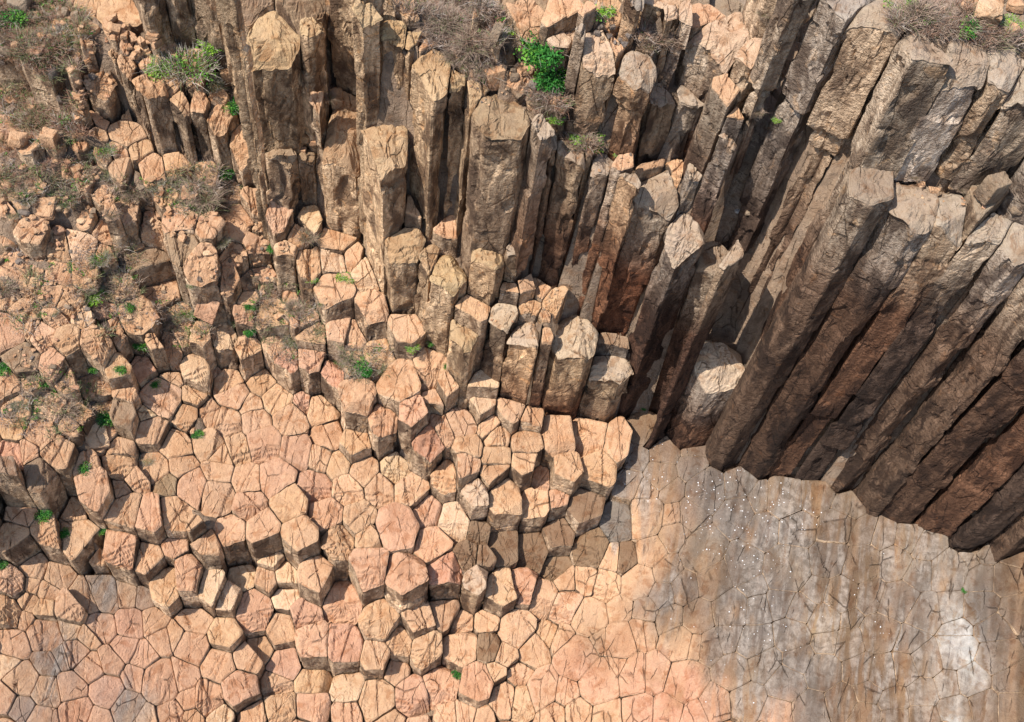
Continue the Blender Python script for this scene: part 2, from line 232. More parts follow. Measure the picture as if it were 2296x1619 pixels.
(-3.84,15.21,5.60,0.28,0,"c",""),(-3.66,14.38,5.37,0.61,35,"c","P"),(-2.37,14.36,5.43,0.71,49,"c","P"),(-1.00,14.95,4.91,0.56,46,"c","R"),(-0.45,17.06,6.73,0.40,42,"c",""),
(0.61,17.38,6.34,0.64,39,"c",""),(1.66,17.66,5.79,0.60,32,"c",""),(2.41,17.85,6.10,0.36,7,"c","P"),(-3.04,13.26,3.49,0.61,14,"c",""),(-1.72,13.54,3.39,0.44,21,"c",""),
(-0.76,14.10,2.97,0.45,17,"c",""),(-2.95,12.25,2.53,0.38,21,"c",""),(-2.27,12.90,2.55,0.39,17,"c",""),(-1.27,12.81,2.61,0.44,32,"c",""),(-0.19,16.41,5.28,0.35,3,"c","K"),
(0.87,16.30,4.57,0.53,0,"c","K"),(1.93,16.51,4.24,0.59,0,"c","K"),(2.73,17.04,4.83,0.54,7,"c","K"),(3.50,17.82,5.79,0.60,14,"c","K"),(4.03,16.95,4.44,0.60,7,"c","K"),
(4.90,17.79,5.07,0.61,7,"c","G"),(-0.37,15.55,5.06,0.40,3,"c","K"),(0.14,15.58,5.07,0.28,0,"c","K"),(0.10,14.86,4.87,0.39,49,"c",""),(1.01,14.90,4.13,0.57,21,"c",""),
(1.85,15.28,3.87,0.46,14,"c","P"),(2.91,16.25,3.79,0.36,3,"c","K"),(5.26,16.73,4.61,0.42,7,"c","K"),(2.64,15.16,3.27,0.46,0,"c",""),(3.47,14.95,3.41,0.52,0,"c",""),
(4.02,15.91,3.75,0.35,0,"c",""),(4.77,15.80,3.90,0.41,0,"c",""),(3.33,15.81,3.68,0.29,0,"c",""),(-0.23,13.92,2.40,0.34,0,"c",""),(0.79,14.05,2.72,0.28,0,"c",""),
(1.85,13.96,2.82,0.62,0,"c",""),(-0.02,13.13,2.14,0.61,14,"c",""),(0.99,13.26,2.49,0.45,0,"c","K"),(1.59,13.12,2.52,0.39,0,"c",""),(2.57,13.42,2.32,0.51,0,"c",""),
(3.10,14.02,2.60,0.34,0,"c",""),(-0.47,11.93,1.16,0.66,0,"c","P"),(-1.49,11.39,1.19,0.60,0,"c","P"),(-2.72,11.10,1.08,0.60,0,"c",""),(-2.22,12.08,1.41,0.28,0,"c",""),
(0.76,11.98,2.12,0.65,10,"c","P"),(1.38,12.40,2.26,0.27,0,"c",""),(1.82,11.82,1.50,0.49,0,"c",""),(2.25,12.58,1.98,0.39,0,"c",""),(2.45,11.83,1.67,0.44,0,"c",""),
(-0.12,10.98,1.05,0.27,0,"c",""),(0.55,11.12,1.15,0.32,0,"c",""),(1.15,11.05,1.17,0.22,0,"c",""),(4.39,14.65,3.37,0.63,0,"p",""),(4.17,13.34,2.70,0.78,0,"p","R"),
(3.48,13.92,2.93,0.40,0,"p",""),(5.57,13.98,3.32,0.68,0,"p","P"),(5.08,12.67,2.55,0.78,0,"p","R"),(3.12,12.21,1.95,0.60,0,"p","P"),(3.97,12.24,2.15,0.39,0,"p","P"),
(4.47,11.64,1.96,0.38,0,"p",""),(6.26,12.94,2.91,0.67,0,"p","R"),(5.60,13.17,2.91,0.45,0,"p",""),(6.90,13.03,3.16,0.62,0,"p","P"),(6.58,11.94,2.61,0.44,0,"p","R"),
(7.93,12.90,3.45,0.73,0,"p","R"),(3.70,11.50,1.77,0.33,0,"p",""),(5.47,11.68,2.20,0.33,0,"p",""),(7.54,12.02,2.92,0.50,0,"p","R"),(8.46,11.89,3.15,0.39,0,"p","R"),
(4.86,13.93,3.10,0.34,0,"p","K"),(6.23,14.33,3.67,0.52,0,"p",""),(5.81,17.97,5.47,0.73,0,"p",""),(6.16,16.98,4.99,0.54,0,"p",""),(5.90,15.95,4.38,0.53,0,"p",""),
(6.83,16.32,4.80,0.48,0,"p","K"),(4.92,16.69,4.25,0.36,0,"p",""),(6.27,15.05,4.03,0.35,0,"p","G"),(6.84,15.61,4.44,0.47,0,"p","G"),(7.46,15.85,4.72,0.53,0,"p","G"),
(6.79,17.54,5.42,0.55,0,"p","K"),(5.70,18.87,5.96,0.50,0,"p",""),(7.27,14.79,4.09,0.47,0,"p","K"),(7.59,14.16,3.85,0.63,0,"p",""),(8.12,14.14,4.03,0.46,0,"p",""),
(5.40,14.98,3.78,0.35,0,"p",""),(6.44,18.89,6.09,0.44,0,"p","K"),(6.65,18.04,5.67,0.49,0,"p",""),(7.24,18.18,5.87,0.49,0,"p","G"),(7.70,19.03,6.44,0.75,0,"p","G"),
(7.87,17.00,5.42,0.72,0,"p","L"),(8.69,19.21,6.84,0.50,0,"p","G"),(8.90,18.32,6.40,0.56,0,"p","G"),(9.84,17.81,6.38,0.61,0,"p","G"),(9.38,16.69,5.66,0.66,0,"p","G"),
(10.41,18.84,7.10,0.69,0,"p","L"),(9.57,18.75,6.82,0.37,0,"p","L"),(10.92,17.91,6.77,0.68,0,"p","G"),(10.80,16.66,6.07,0.84,0,"p","L"),(11.37,18.96,7.49,0.56,0,"p","K"),
(12.08,17.02,6.66,0.67,0,"p","G"),(12.16,17.97,7.15,0.62,0,"p","K"),(13.11,16.85,7.09,0.67,0,"p","K"),(13.03,17.78,7.53,0.37,0,"p","K"),(13.69,17.65,7.70,0.37,0,"p","K"),
(12.46,18.68,7.61,0.38,0,"p","L"),(14.07,16.87,7.48,0.61,0,"p","L"),(14.90,16.57,7.59,0.54,0,"p","G"),(14.41,17.61,7.98,0.37,0,"p","L"),(15.04,17.35,8.02,0.43,0,"p","L"),
(15.72,16.67,7.99,0.66,0,"p","L"),(8.44,16.18,5.14,0.60,0,"p","K"),(8.06,14.89,4.37,0.58,0,"p","K"),(9.18,15.26,4.89,0.65,0,"p","G"),(9.74,16.05,5.46,0.36,0,"p","G"),
(9.96,15.31,5.15,0.47,0,"p","G"),(10.75,15.61,5.54,0.42,0,"p","G"),(11.42,15.42,5.75,0.47,0,"p","G"),(11.80,15.98,6.14,0.42,0,"p","K"),(12.22,15.10,5.89,0.53,0,"p","O"),
(12.66,15.86,6.42,0.66,0,"p","K"),(13.44,15.88,6.73,0.60,0,"p","K"),(14.38,15.73,6.99,0.71,0,"p","G"),(15.19,15.38,7.25,0.65,0,"p","K"),(12.95,15.13,6.18,0.35,0,"p","K"),
(13.92,14.73,6.36,0.70,0,"p","K"),(13.05,14.40,5.87,0.53,0,"p","K"),(12.35,14.41,5.64,0.41,0,"p","O"),(11.23,14.56,5.29,0.53,0,"p","G"),(10.09,14.29,4.80,0.58,0,"p","G"),
(9.19,14.46,4.52,0.41,0,"p","G"),(8.54,14.15,4.20,0.46,0,"p","K"),(9.56,13.31,4.16,0.51,0,"p","K"),(10.44,13.62,4.59,0.52,0,"p","L"),(11.54,13.78,5.05,0.46,0,"p","G"),
(12.32,13.48,5.20,0.57,0,"p","G"),(13.46,13.62,5.73,0.52,0,"p","K"),(14.16,13.54,6.04,0.63,0,"p","K"),(14.81,14.54,6.73,0.53,0,"p","G"),(14.66,13.66,6.31,0.58,0,"p","K"),
(15.32,13.97,6.74,0.58,0,"p","K"),(15.81,15.54,7.59,0.53,0,"p","W"),(16.08,14.89,7.49,0.35,0,"p","W"),(16.10,14.23,7.21,0.58,0,"p","W"),(16.70,15.59,8.03,0.53,0,"p","G"),
(16.66,16.45,8.40,0.48,0,"p","G"),(17.41,16.45,8.75,0.54,0,"p","K"),(17.13,14.96,8.01,0.41,0,"p","G"),(17.65,15.48,8.49,0.41,0,"p","K"),(17.29,14.06,7.72,0.52,0,"p","K"),
(17.70,13.44,7.73,0.45,0,"p","K"),(16.66,13.38,7.13,0.46,0,"p","W"),(16.01,13.22,6.76,0.40,0,"p","L"),(15.32,12.95,6.34,0.46,0,"p","K"),(14.51,12.72,5.90,0.45,0,"p","K"),
(13.80,12.94,5.66,0.40,0,"p","K"),(12.93,12.61,5.15,0.45,0,"p","K"),(12.10,12.32,4.68,0.51,0,"p","G"),(11.23,13.07,4.63,0.57,0,"p","G"),(11.04,12.16,4.18,0.40,0,"p","P"),
(10.09,12.45,3.96,0.51,0,"p","L"),(9.04,12.23,3.50,0.51,0,"p","P"),(13.73,12.21,5.35,0.34,0,"p","K"),(14.61,12.15,5.73,0.34,0,"p","K"),(15.36,12.23,6.12,0.34,0,"p","K"),
(16.22,12.50,6.64,0.39,0,"p","W"),(17.03,12.62,7.09,0.39,0,"p","K"),(17.75,12.64,7.46,0.39,0,"p","K"),(16.74,17.25,8.73,0.37,0,"p","L"),(17.57,17.02,9.09,0.36,0,"p","K"),
(16.31,17.06,8.44,0.37,0,"p","L"),(-16.50,22.99,14.04,0.39,21,"b",""),(-15.79,23.15,14.20,0.33,28,"b",""),(-17.35,23.00,13.82,0.33,0,"b",""),(-17.09,22.24,13.49,0.52,0,"b",""),
(-14.97,23.46,14.15,0.26,39,"b",""),(-15.06,23.70,14.40,0.27,7,"b",""),(-14.69,23.99,14.12,0.34,10,"c",""),(-14.97,24.19,15.28,0.33,21,"b",""),(-15.00,23.93,14.76,0.20,14,"b",""),
(-15.25,24.87,16.02,0.27,21,"b",""),(-14.99,25.91,16.73,0.28,21,"b",""),(-14.85,25.53,16.57,0.27,14,"b",""),(-14.63,25.72,16.20,0.34,21,"b",""),(-14.63,25.13,15.52,0.76,67,"c",""),
(-14.01,24.95,14.14,0.27,7,"c",""),(-13.91,24.47,13.82,0.61,0,"c",""),(-13.46,24.12,13.62,0.34,0,"c",""),(-13.98,23.83,13.72,0.27,0,"c",""),(-13.68,23.28,13.54,0.39,35,"c",""),
(-12.85,23.55,13.30,0.53,0,"c",""),(-12.11,23.87,13.23,0.53,0,"c",""),(-14.24,25.48,16.23,0.27,99,"b",""),(-13.67,25.17,16.24,0.34,117,"c",""),(-13.24,25.06,15.90,0.27,103,"c",""),
(-12.58,24.68,16.27,0.40,139,"c",""),(-12.27,24.97,15.93,0.33,121,"c",""),(-11.75,24.68,15.72,0.33,107,"c",""),(-11.29,24.78,15.59,0.40,110,"c",""),(-11.43,25.21,15.90,0.34,10,"b",""),
(-14.27,25.99,16.89,0.41,7,"b",""),(-13.81,25.85,16.66,0.34,10,"b",""),(-13.47,25.76,16.42,0.34,17,"b",""),(-12.37,26.01,16.38,0.28,7,"c",""),(-11.81,25.98,16.27,0.41,0,"b",""),
(-12.47,25.56,16.16,0.41,0,"b",""),(-13.26,25.54,16.07,0.27,0,"b",""),(-12.85,26.30,19.07,0.34,149,"c","B"),(-12.17,26.57,19.00,0.34,142,"c","B"),(-11.43,26.80,18.80,0.41,132,"c","B"),
(-9.10,22.86,22.10,0.35,178,"c","O"),(-9.89,25.65,18.68,0.40,206,"c","O"),(-8.54,24.23,19.28,1.20,199,"c","O"),(-9.32,25.15,20.02,0.51,21,"c","B"),(-7.94,25.19,19.88,0.51,21,"c","B"),
(-7.25,24.45,19.84,0.38,114,"c","O"),(-7.04,23.90,17.69,0.44,67,"c",""),(-10.64,24.69,15.19,0.40,92,"c",""),(-9.82,24.44,14.49,0.59,74,"c",""),(-9.30,24.41,14.27,0.33,67,"c","B"),
(-8.28,23.47,15.35,0.38,92,"c","B"),(-7.58,23.86,15.05,0.32,92,"c","B"),(-7.08,24.06,14.75,0.26,78,"c","B"),(-6.52,24.82,16.61,0.39,0,"c",""),(-10.29,23.95,12.48,0.40,7,"c",""),
(-9.51,23.78,12.64,0.59,21,"c",""),(-8.41,22.69,13.21,0.51,28,"c",""),(-7.41,23.26,12.81,0.32,17,"c","Y"),(-10.00,23.14,12.01,0.59,7,"c",""),(-6.52,23.00,12.19,0.51,7,"c",""),
(-9.16,23.02,11.88,0.26,7,"c",""),(-7.85,22.55,12.38,0.38,14,"b",""),(-6.51,23.87,16.31,0.94,178,"c","O"),(-14.19,22.51,12.86,0.39,39,"b",""),(-14.74,22.69,13.30,0.39,21,"b",""),
(-13.66,21.91,13.12,0.32,21,"c",""),(-13.33,22.17,12.59,0.45,53,"c",""),(-12.78,22.22,11.94,0.39,24,"c",""),(-11.55,22.27,12.62,0.45,7,"c",""),(-10.61,22.20,12.71,0.32,17,"c",""),
(-12.22,22.90,13.00,0.33,7,"b",""),(-15.94,20.70,12.66,0.31,32,"c",""),(-16.85,21.15,13.00,0.32,28,"b",""),(-16.90,20.76,12.32,0.32,7,"b",""),(-14.61,21.84,12.31,0.32,0,"b",""),
(-14.08,21.78,11.95,0.32,0,"c",""),(-16.34,22.19,13.28,0.39,0,"b",""),(-15.89,22.67,13.09,0.39,0,"b",""),(-15.34,22.84,13.44,0.39,0,"b",""),(-11.18,23.92,13.10,0.47,0,"b",""),
(-11.27,23.02,12.80,0.46,0,"b",""),(-13.37,23.28,12.92,0.40,0,"b",""),(-10.93,25.25,15.43,0.34,0,"b",""),(-14.42,23.53,13.70,0.33,0,"b",""),(-14.58,23.02,13.12,0.33,0,"b",""),
(-15.32,22.13,12.67,0.39,0,"b",""),(-16.55,21.53,13.12,0.38,0,"b",""),(-11.61,24.83,13.49,0.34,0,"c",""),(-14.73,24.48,14.27,0.34,0,"c",""),(-6.37,25.57,21.08,0.32,249,"c","O"),
(-5.51,23.81,22.36,0.24,271,"c","O"),(-5.22,23.23,21.80,0.29,242,"c","O"),(-4.82,23.62,21.13,0.48,192,"c","O"),(-4.26,23.66,20.77,0.24,171,"c","O"),(-3.45,23.01,20.38,0.84,285,"c","O"),
(-2.92,23.05,20.29,0.35,292,"c","O"),(-2.36,22.66,20.20,0.23,296,"c","O"),(-1.37,22.14,19.92,0.87,246,"c","B"),(-0.28,21.85,19.98,0.37,60,"c","B"),(-0.73,22.61,19.48,0.23,221,"c","B"),
(0.72,22.39,19.05,0.65,292,"c","B"),(1.66,22.35,18.61,0.38,303,"c","B"),(2.31,21.86,18.83,0.23,313,"c","B"),(3.24,22.36,18.06,1.03,271,"c","B"),(4.40,21.80,17.02,0.46,392,"c","B"),
(0.02,22.22,19.31,0.23,285,"c","B"),(-4.83,22.55,17.52,0.89,149,"c","O"),(-3.94,22.61,14.95,0.31,28,"c",""),(-2.74,22.54,14.51,0.31,21,"c",""),(0.85,23.01,22.03,0.78,149,"c",""),
(0.32,22.91,22.58,0.34,156,"c","B"),(1.96,22.84,21.88,0.56,164,"c","B"),(2.76,23.21,20.76,0.53,132,"c","K"),(3.53,23.55,20.56,0.30,114,"c","B"),(0.24,22.71,20.23,0.41,0,"b",""),
(1.01,22.46,19.18,0.35,0,"b",""),(2.12,22.18,18.97,0.35,0,"c",""),(3.00,22.80,18.40,0.36,10,"c",""),(3.75,22.74,18.39,0.36,10,"c",""),(-0.09,23.68,21.51,0.36,57,"c",""),
(-0.48,23.01,20.37,0.35,0,"b",""),(-1.14,23.31,20.35,0.36,0,"b",""),(-0.02,23.20,20.42,0.35,0,"b",""),(-1.97,23.75,21.42,0.36,42,"b",""),(-1.19,24.22,21.74,0.36,64,"c",""),
(-0.35,24.05,22.17,0.36,35,"c",""),(1.53,23.60,23.55,0.35,89,"c","G"),(2.30,24.09,23.02,0.36,42,"c",""),(2.89,23.73,23.13,0.35,42,"c",""),(1.24,23.23,22.14,0.35,0,"b",""),
(2.05,23.59,22.17,0.35,0,"b",""),(-2.35,23.77,20.65,0.42,0,"b",""),(-3.06,24.17,20.82,0.43,0,"b",""),(-3.80,24.29,20.90,0.37,0,"b",""),(-2.81,23.38,20.44,0.36,0,"b",""),
(-4.43,24.06,21.28,0.36,0,"b",""),(-2.48,24.15,21.63,0.36,0,"b",""),(0.31,23.50,22.76,0.35,0,"b",""),(0.97,24.03,22.48,0.36,0,"b",""),(-1.68,23.80,20.60,0.30,0,"b",""),
(-3.83,23.58,20.60,0.24,0,"b",""),(-2.40,23.11,20.36,0.24,0,"b",""),(4.32,22.74,21.63,0.52,32,"c",""),(4.66,22.54,21.03,0.29,28,"c",""),(4.81,23.20,22.59,0.41,89,"c",""),
(3.76,23.95,22.45,0.92,114,"c",""),(4.67,22.34,20.51,0.23,92,"c","B"),(5.82,23.60,19.58,0.18,135,"c","B"),(2.53,23.70,23.08,0.35,57,"c",""),(4.16,22.55,18.89,0.35,89,"c","B"),
(3.50,24.32,22.57,0.36,0,"c",""),(5.20,22.91,25.30,0.45,256,"c","G"),(6.27,22.66,25.30,0.51,285,"c","G"),(7.16,21.92,25.40,0.49,285,"c","K"),(8.10,21.28,25.40,0.54,285,"c","K"),
(9.19,21.41,25.20,0.49,306,"c","K"),(10.14,21.54,25.20,0.55,306,"c","L"),(10.88,21.19,25.20,0.49,306,"c","L"),(9.40,20.23,21.40,0.48,660,"c","K"),(10.48,20.18,21.37,0.38,660,"c","L"),
(11.41,19.94,21.33,0.38,660,"c","L"),(12.14,19.63,21.28,0.32,660,"c","L"),(11.03,20.31,21.80,0.43,21,"c","L"),(8.09,21.87,25.60,0.33,0,"b",""),(8.92,21.88,25.39,0.33,0,"b",""),
(9.88,22.05,25.37,0.34,0,"b",""),(9.46,22.24,25.59,0.34,7,"c",""),(6.82,20.97,11.80,0.88,121,"c","Y"),(5.51,20.59,17.54,0.36,256,"c","B"),(13.22,19.34,21.30,0.50,660,"c","L"),
(14.36,18.86,21.30,0.50,660,"c","L"),(15.42,18.55,21.30,0.50,660,"c","L"),(16.34,17.62,21.30,0.50,660,"c","L"),(17.33,17.47,21.30,0.50,660,"c","L"),(18.22,16.82,21.30,0.50,660,"c","L"),
(19.22,16.16,21.30,0.50,660,"c","L")]
